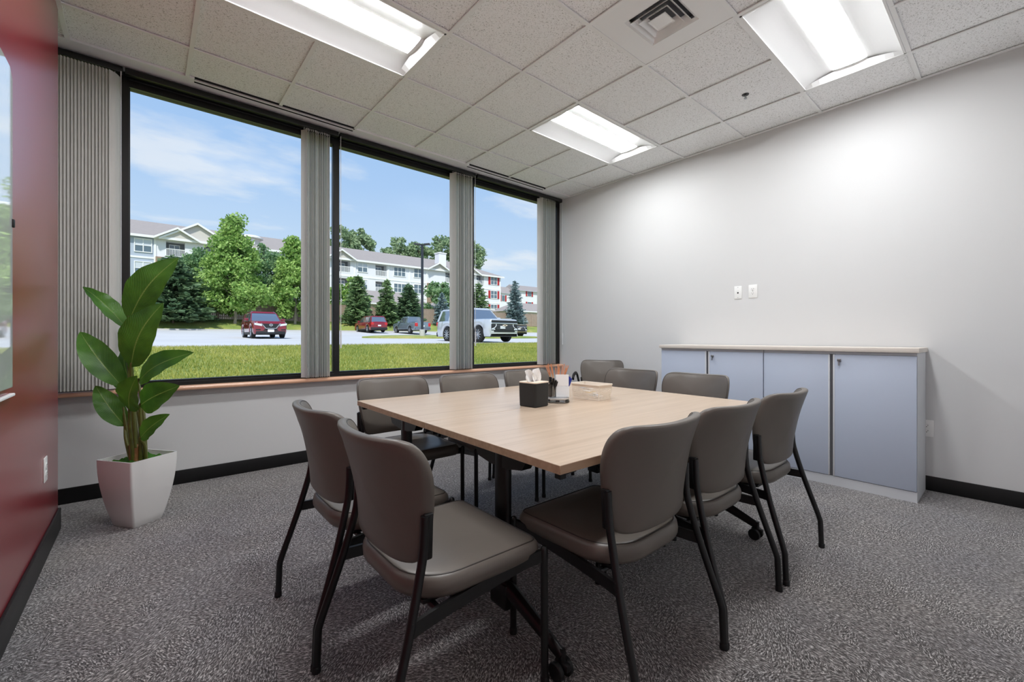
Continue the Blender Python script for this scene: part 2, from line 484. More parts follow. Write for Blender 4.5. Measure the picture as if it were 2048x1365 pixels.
    def build(s, name, mat, parent=None, smooth=True, angle=38, loc=None):
        o_ = bpy.data.objects.new(name, s.mesh(name, mat, smooth, angle))
        COL.objects.link(o_)
        if parent is not None: o_.parent = parent
        if loc is not None: o_.location = loc
        return o_

def tag(o_, label=None, cat=None, group=None, kind=None):
    if label: o_['label'] = label
    if cat: o_['category'] = cat
    if group: o_['group'] = group
    if kind: o_['kind'] = kind
    return o_
def empty(name, loc=(0, 0, 0), rz=0.0, **kw):
    e_ = bpy.data.objects.new(name, None); COL.objects.link(e_)
    e_.location = loc; e_.rotation_euler = (0, 0, rz); e_.empty_display_size = 0.1
    return tag(e_, **kw)
def struct(o_):
    o_['kind'] = 'structure'; return o_
def copy_tree(o_, parent=None):
    c_ = o_.copy(); COL.objects.link(c_); c_.parent = parent
    for ch in list(o_.children): copy_tree(ch, c_)
    return c_

def rrect(w, h, r, n=6, cx=0.0, cy=0.0):
    """rounded rectangle outline, counter-clockwise; r one radius or (bl, br, tr, tl)"""
    rs = r if isinstance(r, (list, tuple)) else (r,) * 4
    out = []
    for (sx, sy, a0), q in zip(((-1, -1, 180), (1, -1, 270), (1, 1, 0), (-1, 1, 90)), rs):
        ox, oy = cx + sx * (w / 2 - q), cy + sy * (h / 2 - q)
        for k in range(n + 1):
            a = R(a0 + 90 * k / n)
            out.append((ox + q * math.cos(a), oy + q * math.sin(a)))
    return out
def inset(pts, d):
    n = len(pts); out = []
    for i in range(n):
        a, b_, c_ = Vector(pts[i - 1]), Vector(pts[i]), Vector(pts[(i + 1) % n])
        t_ = ((b_ - a).normalized() + (c_ - b_).normalized())
        if t_.length < 1e-9: t_ = c_ - a
        t_.normalize()
        out.append((b_.x - t_.y * d, b_.y + t_.x * d))
    return out
def centroid(pts):
    return (sum(p[0] for p in pts) / len(pts), sum(p[1] for p in pts) / len(pts))
def shrink(pts, s_):
    c_ = centroid(pts)
    return [(c_[0] + (p[0] - c_[0]) * s_, c_[1] + (p[1] - c_[1]) * s_) for p in pts]
def smooth_path(P, n=6):
    """Catmull-Rom through points"""
    P = [Vector(p) for p in P]; out = []
    for i in range(len(P) - 1):
        p0 = P[max(i - 1, 0)]; p1 = P[i]; p2 = P[i + 1]; p3 = P[min(i + 2, len(P) - 1)]
        for k in range(n):
            t_ = k / n
            out.append(0.5 * ((2 * p1) + (p2 - p0) * t_ + (2 * p0 - 5 * p1 + 4 * p2 - p3) * t_ ** 2 + (3 * p1 - p0 - 3 * p2 + p3) * t_ ** 3))
    out.append(P[-1])
    return out

# ================================================================== the room
T = 0.6096
XR, YW, XL, YB, XA, HC = 2.299, 1.821, -2.445, -2.85, -3.10, 3.013
YEND = 1.293            # where the red wall stops short of the windows

struct(MB().box(XA - 0.1, XR + 0.12, YB - 0.12, YW + 0.12, -0.10, 0.0).build('floor', 'carpet', smooth=False))
struct(MB().box(XR, XR + 0.12, YB - 0.12, YW + 0.14, 0.0, 3.30).build('wall_right', 'wall_paint', smooth=False))
struct(MB().box(XA - 0.1, XR + 0.12, YB - 0.12, YB, 0.0, 3.30).build('wall_back', 'wall_paint', smooth=False))
struct(MB().box(XA, XL, YB, YEND, 0.0, 3.30).build('wall_left', 'red_paint', smooth=False))
struct(MB().box(XA - 0.1, XA, YEND - 0.2, YW + 0.14, 0.0, 3.30).build('wall_alcove', 'wall_paint', smooth=False))
ww = MB()
ww.box(XA, XR, YW, YW + 0.14, 0.0, 0.722)
ww.box(XA, XR, YW + 0.02, YW + 0.14, 3.005, 3.60)  # unseen parapet strip, added with the roof slab to block the sun
struct(ww.build('wall_window', 'wall_paint', smooth=False))
struct(MB().box(XA - 0.3, XR + 0.3, YB - 0.3, YW + 0.14, 3.42, 3.60).build('roof', 'roof_shingle', smooth=False))  # unseen slab added above the ceiling to keep the sun out
# baseboards
struct(MB().rbox(XA, XR - 0.012, YW - 0.012, YW, 0.0, 0.105, 0.004).build('baseboard_window', 'black_vinyl'))
struct(MB().rbox(XR - 0.012, XR, YB, YW, 0.0, 0.105, 0.004).build('baseboard_right', 'black_vinyl'))
bl = MB().rbox(XL, XL + 0.012, YB, YEND, 0.0, 0.125, 0.004)
bl.rbox(XA, XL + 0.012, YEND, YEND + 0.012, 0.0, 0.125, 0.004)
struct(bl.build('baseboard_left', 'black_vinyl'))

# window sill with a rounded nosing
pro = [(YW + 0.02, 0.716), (YW + 0.02, 0.750), (1.752, 0.750), (1.744, 0.746), (1.740, 0.738), (1.740, 0.728), (1.744, 0.720), (1.752, 0.716)]
sill = MB().prism(pro, XA, XR - 0.002, axis='X').build('trim_1', 'sill_wood')
struct(sill); sill['label'] = 'peach wood window sill with rounded front edge'
ap = MB().box(XA, XR - 0.002, YW - 0.006, YW, 0.680, 0.716).build('trim_2', 'wall_paint', smooth=False); struct(ap)

# ------------------------------------------------------------------ suspended ceiling
ceil = MB().box(XA - 0.1, XR + 0.12, YB - 0.12, YW + 0.10, 3.060, 3.075).build('ceiling', 'ceiling_trim', smooth=False)
struct(ceil)
Y_SLOT = 1.603
gx = [i for i in range(-5, 4)]          # grid lines at i * T
gy = [j for j in range(-4, 3)]
xs = [XA] + [i * T for i in gx] + [XR]
ys = [YB] + [j * T for j in gy] + [Y_SLOT]
# tees
def tee(x0, x1, y0, y1):
    return MB().box(x0, x1, y0, y1, HC - 0.001, HC + 0.006)
LIGHT_CELLS = [(-3, 0), (1, 0), (1, -3), (-3, -3)]       # each two cells long in X
def covered(x, y):
    """inside a two-cell light opening, edges excluded"""
    return any(ci * T + 0.02 < x < (ci + 2) * T - 0.02 and cj * T + 0.02 < y < (cj + 1) * T - 0.02 for ci, cj in LIGHT_CELLS)
for i in gx:
    runs, y0 = [], YB
    for (a, b_) in zip(ys[:-1], ys[1:]):
        if covered(i * T, (a + b_) / 2):
            if a > y0: runs.append((y0, a))
            y0 = b_
    runs.append((y0, Y_SLOT))
    for a, b_ in runs:
        tee(i * T - 0.012, i * T + 0.012, a, b_).build('ceiling_tee', 'ceiling_trim', ceil, smooth=False)
for j in gy:
    tee(XA, XR, j * T - 0.012, j * T + 0.012).build('ceiling_tee', 'ceiling_trim', ceil, smooth=False).location.z = 0.0006
MB().box(XR - 0.022, XR, YB, YW, HC - 0.002, HC + 0.006).build('wall_angle', 'ceiling_trim', ceil, smooth=False)
MB().box(XL, XL + 0.022, YB, YEND, HC - 0.002, HC + 0.006).build('wall_angle', 'ceiling_trim', ceil, smooth=False)
# the smooth white band beside the windows
MB().box(XA, XR, Y_SLOT + 0.062, YW + 0.10, HC - 0.004, HC + 0.03).build('ceiling_band', 'ceiling_trim', ceil, smooth=False)
bandm = MB()
SLOTS = [(-1.787, -0.611), (0.648, 1.829)]
edges = [XA] + [e for s_ in SLOTS for e in s_] + [XR]
for k in range(0, len(edges), 2):
    MB().box(edges[k], edges[k + 1], Y_SLOT, Y_SLOT + 0.062, HC - 0.004, HC + 0.03).build('ceiling_band', 'ceiling_trim', ceil, smooth=False)
occ = {}
for (ci, cj) in LIGHT_CELLS:
    occ[(ci, cj)] = occ[(ci + 1, cj)] = 'light'
occ[(0, -2)] = 'vent'
full = MB().box(-T / 2 + 0.004, T / 2 - 0.004, -T / 2 + 0.004, T / 2 - 0.004, 0.0, 0.016).mesh('ceiling_tile', 'ceiling_tile', smooth=False)
cols = list(zip(xs[:-1], xs[1:], [gx[0] - 1] + gx))
rows = list(zip(ys[:-1], ys[1:], [gy[0] - 1] + gy))
for x0, x1, i in cols:
    for y0, y1, j in rows:
        if (i, j) in occ: continue
        if x1 < XL - 0.3 and y1 < YEND - 0.3: continue
        z = HC + 0.011
        if abs((x1 - x0) - T) < 1e-6 and abs((y1 - y0) - T) < 1e-6:
            o_ = bpy.data.objects.new('ceiling_tile', full); COL.objects.link(o_)
            o_.location = ((x0 + x1) / 2, (y0 + y1) / 2, z); o_.parent = ceil
        else:
            MB().box(x0 + 0.004, x1 - 0.004, y0 + 0.004, y1 - 0.004, z, z + 0.016).build('ceiling_tile', 'ceiling_tile', ceil, smooth=False)

# recessed fluorescent troffers: two curved reflectors beside a long half-round lens
def troffer(ci, cj, label):
    x0, x1, y0, y1 = ci * T + 0.013, (ci + 2) * T - 0.013, cj * T + 0.013, (cj + 1) * T - 0.013
    cx, cy = (x0 + x1) / 2, (y0 + y1) / 2
    L, Wd = (x1 - x0) / 2, (y1 - y0) / 2
    t_ = empty('ceiling_light', (cx, cy, HC), label=label, cat='ceiling light', group='recessed ceiling lights')
    fr = MB()
    for a in ((-L, L, -Wd, -Wd + 0.012), (-L, L, Wd - 0.012, Wd), (-L, -L + 0.012, -Wd, Wd), (L - 0.012, L, -Wd, Wd)):
        fr.box(a[0], a[1], a[2], a[3], -0.002, 0.03)
    fr.build('frame', 'white_metal', t_, smooth=False)
    for sg in (-1, 1):
        rf = MB(); n = 10; prev = None
        for k in range(n + 1):
            q = k / n
            y = sg * (Wd - 0.012 - q * (Wd - 0.012 - 0.095))
            z = 0.004 + 0.042 * math.sin(q * math.pi * 0.62) / math.sin(math.pi * 0.62) if q < 1 else 0.046
            z = 0.004 + 0.042 * math.sin(q * math.pi / 2)
            cur = ((-L + 0.012, y, z), (L - 0.012, y, z))
            if prev: rf.poly([prev[0], prev[1], cur[1], cur[0]])
            prev = cur
        rf.build('reflector', 'reflector', t_)
    for sx in (-1, 1):     # curved end plates
        ep = MB(); n = 12
        pts = []
        for k in range(n + 1):
            y = -Wd + 0.012 + 2 * (Wd - 0.012) * k / n
            pts.append((sx * (L - 0.014), y, 0.0)); 
        for k in range(n):
            ya, yb_ = pts[k][1], pts[k + 1][1]
            za = 0.004 + 0.042 * math.cos(ya / Wd * math.pi / 2); zb = 0.004 + 0.042 * math.cos(yb_ / Wd * math.pi / 2)
            xi = sx * (L - 0.050)
            ep.poly([(sx * (L - 0.013), ya, 0.0), (sx * (L - 0.013), yb_, 0.0), (xi, yb_, zb), (xi, ya, za)])
        ep.build('end_plate', 'reflector', t_)
    ln = MB(); n = 14; rings = []
    prof = [(0.096 * math.cos(math.pi * k / n), 0.046 - 0.010 * math.sin(math.pi * k / n)) for k in range(n + 1)]
    xa, xb = -L + 0.075, L - 0.075
    for k in range(n):
        (ya, za), (yb_, zb) = prof[k], prof[k + 1]
        ln.poly([(xa, ya, za), (xb, ya, za), (xb, yb_, zb), (xa, yb_, zb)])
    ln.poly([(xa, y, z) for y, z in prof]); ln.poly([(xb, y, z) for y, z in reversed(prof)])
    ln.build('lens', 'lamp_lens', t_)
    for sx in (-1, 1):     # lens end caps
        cp = MB(); xa, xb = sorted((sx * (L - 0.074), sx * (L - 0.050)))
        cp.prism([(y * 1.03, z - 0.001) for y, z in prof], xa, xb, axis='X').build('lens_cap', 'white_metal', t_)
    MB().box(-L, L, -Wd, Wd, 0.0465, 0.047).build('housing', 'white_metal', t_, smooth=False)
    return t_
troffer(-3, 0, 'recessed ceiling light above the left window, its near end cut by the photo edge')
troffer(1, 0, 'recessed ceiling light farthest from the camera, nearest the window corner')
troffer(-3, -3, 'recessed ceiling light straight above the camera, outside the photo')
troffer(1, -3, 'recessed ceiling light close to the white right wall, top right of the photo')

# square diffuser in its own 2 ft panel
vx_, vy_ = 0.5 * T, -1.5 * T
vt = empty('air_vent', (vx_, vy_, HC), label='square white louvred air vent in the ceiling', cat='air vent')
Wd = T / 2 - 0.013; hv = 0.155
pn = MB()
for a in ((-Wd, Wd, -Wd, -hv), (-Wd, Wd, hv, Wd), (-Wd, -hv, -hv, hv), (hv, Wd, -hv, hv)):
    pn.box(a[0], a[1], a[2], a[3], 0.002, 0.010)
pn.build('panel', 'white_metal', vt, smooth=False)
MB().box(-hv, hv, -hv, hv, 0.044, 0.046).build('duct_back', 'cabinet_dark', vt, smooth=False)
def louvre(ro, ri, zo, zi):
    m_ = MB()
    O = [(-ro, -ro, zo), (ro, -ro, zo), (ro, ro, zo), (-ro, ro, zo)]; I = [(-ri, -ri, zi), (ri, -ri, zi), (ri, ri, zi), (-ri, ri, zi)]
    for k in range(4):
        k2 = (k + 1) % 4
        m_.poly([O[k], O[k2], I[k2], I[k]])
        up = lambda p: (p[0], p[1], p[2] + 0.003)
        m_.poly([up(I[k]), up(I[k2]), up(O[k2]), up(O[k])])
        m_.poly([I[k], I[k2], up(I[k2]), up(I[k])]); m_.poly([O[k2], O[k], up(O[k]), up(O[k2])])
    return m_
louvre(0.156, 0.138, 0.002, 0.014).build('louvre', 'white_metal', vt, smooth=False)
louvre(0.130, 0.098, -0.008, 0.030).build('louvre', 'white_metal', vt, smooth=False)
louvre(0.094, 0.062, -0.008, 0.030).build('louvre', 'white_metal', vt, smooth=False)
cp = MB(); r_ = 0.056
for k in range(4):
    C4 = [(-r_, -r_, -0.004), (r_, -r_, -0.004), (r_, r_, -0.004), (-r_, r_, -0.004)]
    cp.poly([C4[k], C4[(k + 1) % 4], (0, 0, 0.018)])
cp.poly([(-r_, -r_, -0.001), (-r_, r_, -0.001), (r_, r_, -0.001), (r_, -r_, -0.001)])
cp.build('centre_cone', 'white_metal', vt, smooth=False)

# sprinkler head in the tile by the right-hand light
sp_ = empty('sprinkler_head', (1.534, -0.913, HC + 0.011), label='small fire sprinkler head hanging from a ceiling tile', cat='sprinkler')
MB().lathe([(0.026, 0.0), (0.025, -0.003), (0.012, -0.005)], n=20).build('escutcheon', 'black_steel', sp_)
MB().lathe([(0.009, -0.003), (0.009, -0.014), (0.006, -0.017)], n=12).build('body', 'steel', sp_)
fr = MB()
for sg in (-1, 1): fr.tube([(0.008 * sg, 0, -0.012), (0.013 * sg, 0, -0.020), (0.004 * sg, 0, -0.030)], 0.0025, 6)
fr.build('frame', 'steel', sp_)
MB().lathe([(0.012, -0.030), (0.012, -0.0315)], n=14).build('deflector', 'steel', sp_)

# linear slot diffusers at the window edge of the ceiling
for k, (a, b_) in enumerate(SLOTS):
    t_ = empty('slot_diffuser', ((a + b_) / 2, Y_SLOT + 0.031, HC), label=('long black slot diffuser in the ceiling edge over the left window', 'long black slot diffuser in the ceiling edge over the right window')[k], cat='air vent', group='slot diffusers along the windows')
    h = (b_ - a) / 2 - 0.001
    MB().box(-h, h, -0.030, 0.030, 0.020, 0.028).build('plenum', 'slot_black', t_, smooth=False)
    MB().box(-h, h, -0.008, 0.008, -0.003, 0.020).build('blade', 'ceiling_trim', t_, smooth=False)
    for sg in (-1, 1):
        MB().box(sg * h - 0.004, sg * h + 0.004, -0.0295, 0.0295, 0.0, 0.02).build('end_cap', 'slot_black', t_, smooth=False)
        MB().box(-h, h, sg * 0.0295 - 0.001, sg * 0.0295 + 0.001, -0.002, 0.02).build('rim', 'slot_black', t_, smooth=False)

# ------------------------------------------------------------------ windows: black aluminium frames and clear panes
MULL = [XA + 0.02, -2.175, -0.706, 0.832, 2.270]
ZB, ZT = 0.752, 3.003
for k in range(4):
    a, b_ = MULL[k], MULL[k + 1]
    wn = MB()
    fw = 0.024
    wn.box(a, a + fw, YW - 0.012, YW + 0.06, ZB, ZT)
    wn.box(b_ - fw, b_, YW - 0.012, YW + 0.06, ZB, ZT)
    if k == 3: wn.box(b_, XR - 0.001, YW - 0.012, YW + 0.06, ZB, ZT)
    w_ = wn.build('window_%d' % (k + 1), 'frame_black', smooth=False); struct(w_)
    MB().box(a + fw, b_ - fw, YW - 0.012, YW + 0.06, 2.906, ZT).build('head_frame', 'frame_black', w_, smooth=False)
    MB().box(a + fw, b_ - fw, YW - 0.016, YW - 0.012, 2.955, 2.962).build('head_bead', 'frame_grey', w_, smooth=False)
    MB().box(a + fw, b_ - fw, YW - 0.012, YW + 0.06, ZB, 0.796).build('sill_frame', 'frame_black', w_, smooth=False)
    MB().box(a + fw, b_ - fw, YW - 0.015, YW - 0.012, 0.776, 0.781).build('sill_bead', 'frame_grey', w_, smooth=False)
    for q in (a + fw + 0.003, b_ - fw - 0.003):
        MB().box(q - 0.003, q + 0.003, YW + 0.004, YW + 0.02, 0.796, 2.906).build('glazing_bead', 'frame_grey', w_, smooth=False)
    MB().box(a + fw, b_ - fw, YW + 0.022, YW + 0.028, 0.796, 2.906).build('pane', 'window_glass', w_, smooth=False)

# ------------------------------------------------------------------ vertical blinds, drawn aside in stacks
def blind(rail0, rail1, x0, x1, n, ang, label, wand_x, lead, jit):
    """lead = (index, turn) of the slat that ends the stack and shows its face"""
    t_ = empty('vertical_blind', ((rail0 + rail1) / 2, 1.745, 0.757), label=label, cat='blind', group='vertical blinds drawn open at the windows')
    ox = (rail0 + rail1) / 2
    MB().rbox(rail0 - ox, rail1 - ox, -0.024, 0.024, 2.198, 2.240, 0.004).build('headrail', 'frame_black', t_)
    # one slat: a shallow curved strip 89 mm wide
    sl = MB(); m_ = 6; top, bot = 2.185, 0.004
    for side in (0, 1):
        for k in range(m_):
            q0, q1 = k / m_ - 0.5, (k + 1) / m_ - 0.5
            f_ = lambda q: (0.010 * (1 - 4 * q * q) + (0.0009 if side else 0), q * 0.089)
            (xa, ya), (xb, yb_) = f_(q0), f_(q1)
            qd = [(xa, ya, bot), (xb, yb_, bot), (xb, yb_, top), (xa, ya, top)]
            sl.poly(qd if side else qd[::-1])
    me = sl.mesh('slat', 'slat_vinyl', angle=60)
    for k in range(n):
        s_ = bpy.data.objects.new('slat', me); COL.objects.link(s_); s_.parent = t_
        q = k / max(1, n - 1)
        s_.location = (x0 + (x1 - x0) * q - ox, random.uniform(-1, 1) * jit[1], 0)
        s_.rotation_euler = (0, 0, lead[1] if k == lead[0] % n else ang + R(random.uniform(-1, 1) * jit[0]))
    car = MB()
    for k in range(n):
        q = k / max(1, n - 1); x = x0 + (x1 - x0) * q - ox
        car.box(x - 0.002, x + 0.002, -0.006, 0.006, 2.183, 2.200)
    car.build('carriers', 'clear_plastic', t_, smooth=False)
    wd = MB().tube([(wand_x - ox, -0.03, 2.20), (wand_x - ox, -0.032, 0.42)], 0.0028, 6).build('wand', 'clear_plastic', t_)
    MB().tube([(wand_x - ox, -0.032, 0.42), (wand_x - ox, -0.032, 0.26)], 0.0075, 8).build('wand_grip', 'clear_plastic', wd)
    return t_
blind(XA + 0.03, -2.18, -2.52, -2.222, 19, R(-14), 'tall stack of vertical blind slats beside the red wall', -2.190, (-1, R(-34)), (0.8, 0.001))
blind(-2.170, -0.715, -1.005, -0.800, 14, R(-6), 'stack of white vertical blind slats between left and middle windows', -0.700, (0, R(19)), (8, 0.005))
blind(-0.700, 0.822, 0.525, 0.775, 13, R(-18), 'stack of white vertical blind slats between middle and right windows', 0.806, (0, R(22)), (8, 0.005))
blind(0.845, 2.262, 1.862, 2.130, 13, R(-28), 'narrow stack of vertical blind slats in the room corner', 2.255, (0, R(16)), (8, 0.005))

# ------------------------------------------------------------------ marker board and tray on the red wall
bd = empty('marker_board', (XL, -0.55, 0.93), label='glossy white marker board on the red wall, at the left photo edge', cat='whiteboard')
bp = [(-0.85, 0.0), (0.654, 0.0), (0.654, 1.135), (0.615, 1.167), (-0.85, 1.167)]
MB().prism([(y, z) for y, z in bp], 0.004, 0.016, axis='X').build('panel', 'board_glass', bd, smooth=False)
for (y, z) in ((0.60, 0.62), (-0.8, 0.62)):
    MB().rbox(0.0005, 0.022, y + 0.042, y + 0.060, z - 0.03, z, 0.003).build('clip', 'black_plastic', bd)
tr_ = MB().rbox(XL, XL + 0.016, -0.95, 0.149, 0.893, 0.904, 0.003).build('marker_tray', 'white_metal')
tag(tr_, 'thin white marker tray on the red wall below the board', 'tray')

# ------------------------------------------------------------------ wall plates
def plate(loc, rz, w, h, gangs, kind, label):
    t_ = empty('wall_outlet' if kind == 'power' else 'data_outlet', loc, rz, label=label, cat='outlet', group='wall plates')
    MB().rbox(-w / 2, w / 2, -0.006, 0.0, -h / 2, h / 2, 0.0035).build('cover_plate', 'white_plastic', t_)
    for g_ in range(gangs):
        gx_ = (g_ - (gangs - 1) / 2) * 0.046
        if kind == 'power':
            for dz in (-0.0195, 0.0195):
                pts = rrect(0.034, 0.029, 0.011, 4, gx_, dz)
                rc = MB().prism(pts, -0.0085, -0.0055, axis='Y').build('receptacle', 'white_plastic', t_)
                sl = MB()
                sl.box(gx_ - 0.0085, gx_ - 0.0060, -0.0089, -0.0084, dz - 0.001, dz + 0.008)
                sl.box(gx_ + 0.0060, gx_ + 0.0085, -0.0089, -0.0084, dz - 0.001, dz + 0.007)
                sl.lathe([(0.0028, -0.0089), (0.0028, -0.0084)], (gx_, 0, dz - 0.0075), 10, axis='Y')
                sl.build('slots', 'slot_black', rc, smooth=False)
        else:
            MB().lathe([(0.0075, -0.0072), (0.0075, -0.0055)], (0, 0, -0.004), 14, axis='Y').build('port', 'slot_black', t_)
            MB().box(-0.007, 0.007, -0.0085, -0.0055, 0.014, 0.022).build('port_cover', 'white_plastic', t_, smooth=False)
    for dz in ((-h / 2 + 0.012, h / 2 - 0.012) if kind != 'power' else (0.0,)):
        MB().lathe([(0.0028, -0.0072), (0.0032, -0.0058)], (0, 0, dz), 8, axis='Y').build('screw', 'steel', t_)
    return t_
plate((XR, -0.550, 1.548), R(-90), 0.070, 0.122, 1, 'data', 'white data plate with a round black port on the right wall')
plate((XR, -0.684, 1.549), R(-90), 0.078, 0.124, 1, 'power', 'white power outlet high on the right wall beside the data plate')
plate((XR, -1.843, 0.450), R(-90), 0.122, 0.122, 2, 'power', 'square double power outlet low on the wall beside the cabinets')
plate((XL, 0.872, 0.448), R(90), 0.078, 0.124, 1, 'power', 'white power outlet low on the red wall')

# ================================================================== storage cabinets along the right wall
CX0, CXB = 1.883, XR - 0.004
def cabinet(y0, y1, label):
    """y0 > y1; doors face -X"""
    t_ = empty('storage_cabinet', ((CX0 + CXB) / 2, (y0 + y1) / 2, 0.0), label=label, cat='cabinet', group='blue-grey storage cabinets')
    ox, oy = (CX0 + CXB) / 2, (y0 + y1) / 2
    xa, xb = CX0 - ox, CXB - ox
    h = (y0 - y1) / 2 - 0.001
    MB().box(xa + 0.020, xb, -h, h, 0.070, 1.008).build('body', 'cabinet_body', t_, smooth=False)
    MB().box(xa + 0.006, xb, -h, h, 0.0, 0.070).build('plinth', 'cabinet_body', t_, smooth=False)
    MB().box(xa + 0.008, xa + 0.020, -h, h, 0.990, 1.008).build('top_rail', 'cabinet_body', t_, smooth=False)
    MB().box(xa + 0.012, xa + 0.0205, -0.020, 0.020, 0.072, 0.990).build('centre_channel', 'cabinet_dark', t_, smooth=False)
    for sg in (1, -1):                   # +Y door first
        ya, yb_ = (0.022, h - 0.002) if sg > 0 else (-h + 0.002, -0.016)
        dr = MB().rbox(xa, xa + 0.0195, ya, yb_, 0.074, 0.986, 0.0025).build('door', 'cabinet_door', t_)
        ye = ya if sg > 0 else yb_
        MB().rbox(xa - 0.003, xa + 0.016, ye - 0.005 - (0.004 if sg > 0 else -0.004), ye + 0.005 - (0.004 if sg > 0 else -0.004), 0.074, 0.986, 0.002).build('edge_pull', 'cabinet_body', dr)
        if sg < 0:
            yl = yb_ - 0.030
            MB().lathe([(0.010, -0.008), (0.010, 0.0)], (xa, yl, 0.945), 14, axis='X').build('lock', 'black_plastic', dr)
            ky = MB().rbox(xa - 0.016, xa - 0.008, yl - 0.012, yl + 0.012, 0.936, 0.956, 0.003)
            ky.box(xa - 0.013, xa - 0.011, yl - 0.003, yl + 0.004, 0.905, 0.938)
            ky.build('key', 'steel', dr)
    return t_
cabinet(0.020, -0.918, 'low blue-grey two-door cabinet nearer the window')
cabinet(-0.920, -1.862, 'low blue-grey two-door cabinet nearer the camera')
wt_ = MB().rbox(-0.218, 0.208, -0.952, 0.952, 0.0, 0.032, 0.002).build('cabinet_worktop', 'worktop_wood', loc=((CX0 + CXB) / 2 - 0.006, -0.921, 1.009))
tag(wt_, 'pale wood worktop lying across both blue-grey cabinets', 'worktop')

# ================================================================== meeting tables
TZ = 0.740
def table(cx, cy, rz, w, dp, label):
    t_ = empty('meeting_table', (cx, cy, 0.0), rz, label=label, cat='table', group='two tables pushed together')
    top = MB()
    top.cur = 0; top.rbox(-w / 2, w / 2, -dp / 2, dp / 2, TZ - 0.028, TZ, 0.0015, 1)
    tp = top.build('tabletop', ['table_wood', 'table_edge'], t_)
    for p in tp.data.polygons:
        if abs(p.normal.z) < 0.5: p.material_index = 1
    for sx in (-1, 1):
        lx = sx * (w / 2 - 0.115)
        lg = MB()
        pts = [(0.026 * math.cos(2 * math.pi * k / 20), 0.040 * math.sin(2 * math.pi * k / 20)) for k in range(20)]
        lg.prism([(lx + a, b_) for a, b_ in pts], 0.10, TZ - 0.05)
        leg = lg.build('leg_post', 'black_steel', t_)
        # support arm under the top, deep at the post and thin at its ends
        arm = MB()
        prof = [(-0.34, TZ - 0.030), (0.34, TZ - 0.030), (0.34, TZ - 0.050), (0.16, TZ - 0.062), (0.135, TZ - 0.100), (0.05, TZ - 0.115),
                (-0.05, TZ - 0.115), (-0.135, TZ - 0.100), (-0.16, TZ - 0.062), (-0.34, TZ - 0.050)]
        arm.prism([(y, z) for y, z in prof], lx - 0.022, lx + 0.022, axis='X')
        arm.build('support_arm', 'black_steel', t_)
        # foot: a low bar that slopes from the post to a caster at each end
        ft = MB()
        for sy in (-1, 1):
            P = [(lx, sy * 0.02, 0.175), (lx, sy * 0.10, 0.150), (lx, sy * (dp / 2 - 0.10), 0.074)]
            ft.tube(P, [0.034, 0.030, 0.021], 10, flat=0.75)
        ft.rbox(lx - 0.028, lx + 0.028, -0.05, 0.05, 0.095, 0.19, 0.01)
        ft.build('foot', 'black_steel', t_)
        for sy in (-1, 1):
            yc = sy * (dp / 2 - 0.10)
            cs = MB()
            cs.lathe([(0.010, 0.0), (0.010, 0.062)], (lx, yc, 0.035), 12)
            cs.rbox(lx - 0.012, lx + 0.012, yc - 0.030, yc + 0.030, 0.036, 0.062, 0.008)
            c_ = cs.build('caster', 'black_plastic', t_)
            for sw in (-1, 1):
                MB().lathe([(0.010, -0.009), (0.027, -0.009), (0.030, -0.006), (0.030, 0.006), (0.027, 0.009), (0.010, 0.009)],
                           (lx + sw * 0.022, yc + 0.008, 0.030), 20, axis='X').build('wheel', 'black_plastic', c_)
    MB().rbox(-w / 2 + 0.13, w / 2 - 0.13, -0.02, 0.02, TZ - 0.095, TZ - 0.045, 0.005).build('crossbar', 'black_steel', t_)
    for sx in (-1, 1):
        for sy in (-1, 1):
            c_ = MB()
            c_.box(sx * (w / 2 - 0.055) - 0.035, sx * (w / 2 - 0.055) + 0.035, sy * (dp / 2 - 0.030) - 0.012, sy * (dp / 2 - 0.030) + 0.012, TZ - 0.038, TZ - 0.028)
            c_.box(sx * (w / 2 - 0.032) - 0.012, sx * (w / 2 - 0.032) + 0.012, sy * (dp / 2 - 0.030) - 0.012, sy * (dp / 2 - 0.030) + 0.012, TZ - 0.050, TZ - 0.038)
            c_.build('linking_catch', 'black_plastic', t_, smooth=False)
    return t_
TW, TD = 1.765, 0.830
table(-0.2297, -0.2077, R(-1.0), TW, TD, 'pale wood meeting table on the window side of the pair')
table(-0.2443, -1.0403, R(-1.0), TW, TD, 'pale wood meeting table on the camera side of the pair')

# ================================================================== chairs
# local frame: +Y is where the sitter looks, Z up, origin on the floor midway between front and rear feet
def bend_back(x, z, t_):
    """backrest sheet: leans rearward towards the top, wings curve forward"""
    u = (z - 0.49) / 0.36
    yb = -0.193 - 0.014 * u - 0.064 * u * u
    curve = (0.60 * x * x + 12.0 * x ** 4) * (0.85 + 0.15 * u)
    return (x, yb + curve + t_, z)
def back_outline():
    # widest at two thirds, rounded top corners, waist tapering to the bottom
    P = []
    def half(sg):
        return [(sg * 0.0, 0.492), (sg * 0.10, 0.493), (sg * 0.165, 0.498), (sg * 0.196, 0.510), (sg * 0.212, 0.535), (sg * 0.222, 0.580), (sg * 0.236, 0.65),
                (sg * 0.246, 0.72), (sg * 0.248, 0.765), (sg * 0.243, 0.805), (sg * 0.230, 0.832), (sg * 0.208, 0.845), (sg * 0.17, 0.848), (sg * 0.08, 0.846)]
    r_ = half(1); l_ = half(-1)
    P = [Vector((a, b_, 0)) for a, b_ in r_] + [Vector((0, 0.845, 0))] + [Vector((a, b_, 0)) for a, b_ in reversed(l_[1:])]
    P.append(P[0])
    S = smooth_path(P, 3)[:-1]
    return [(p.x, p.y) for p in S]
BO = back_outline()
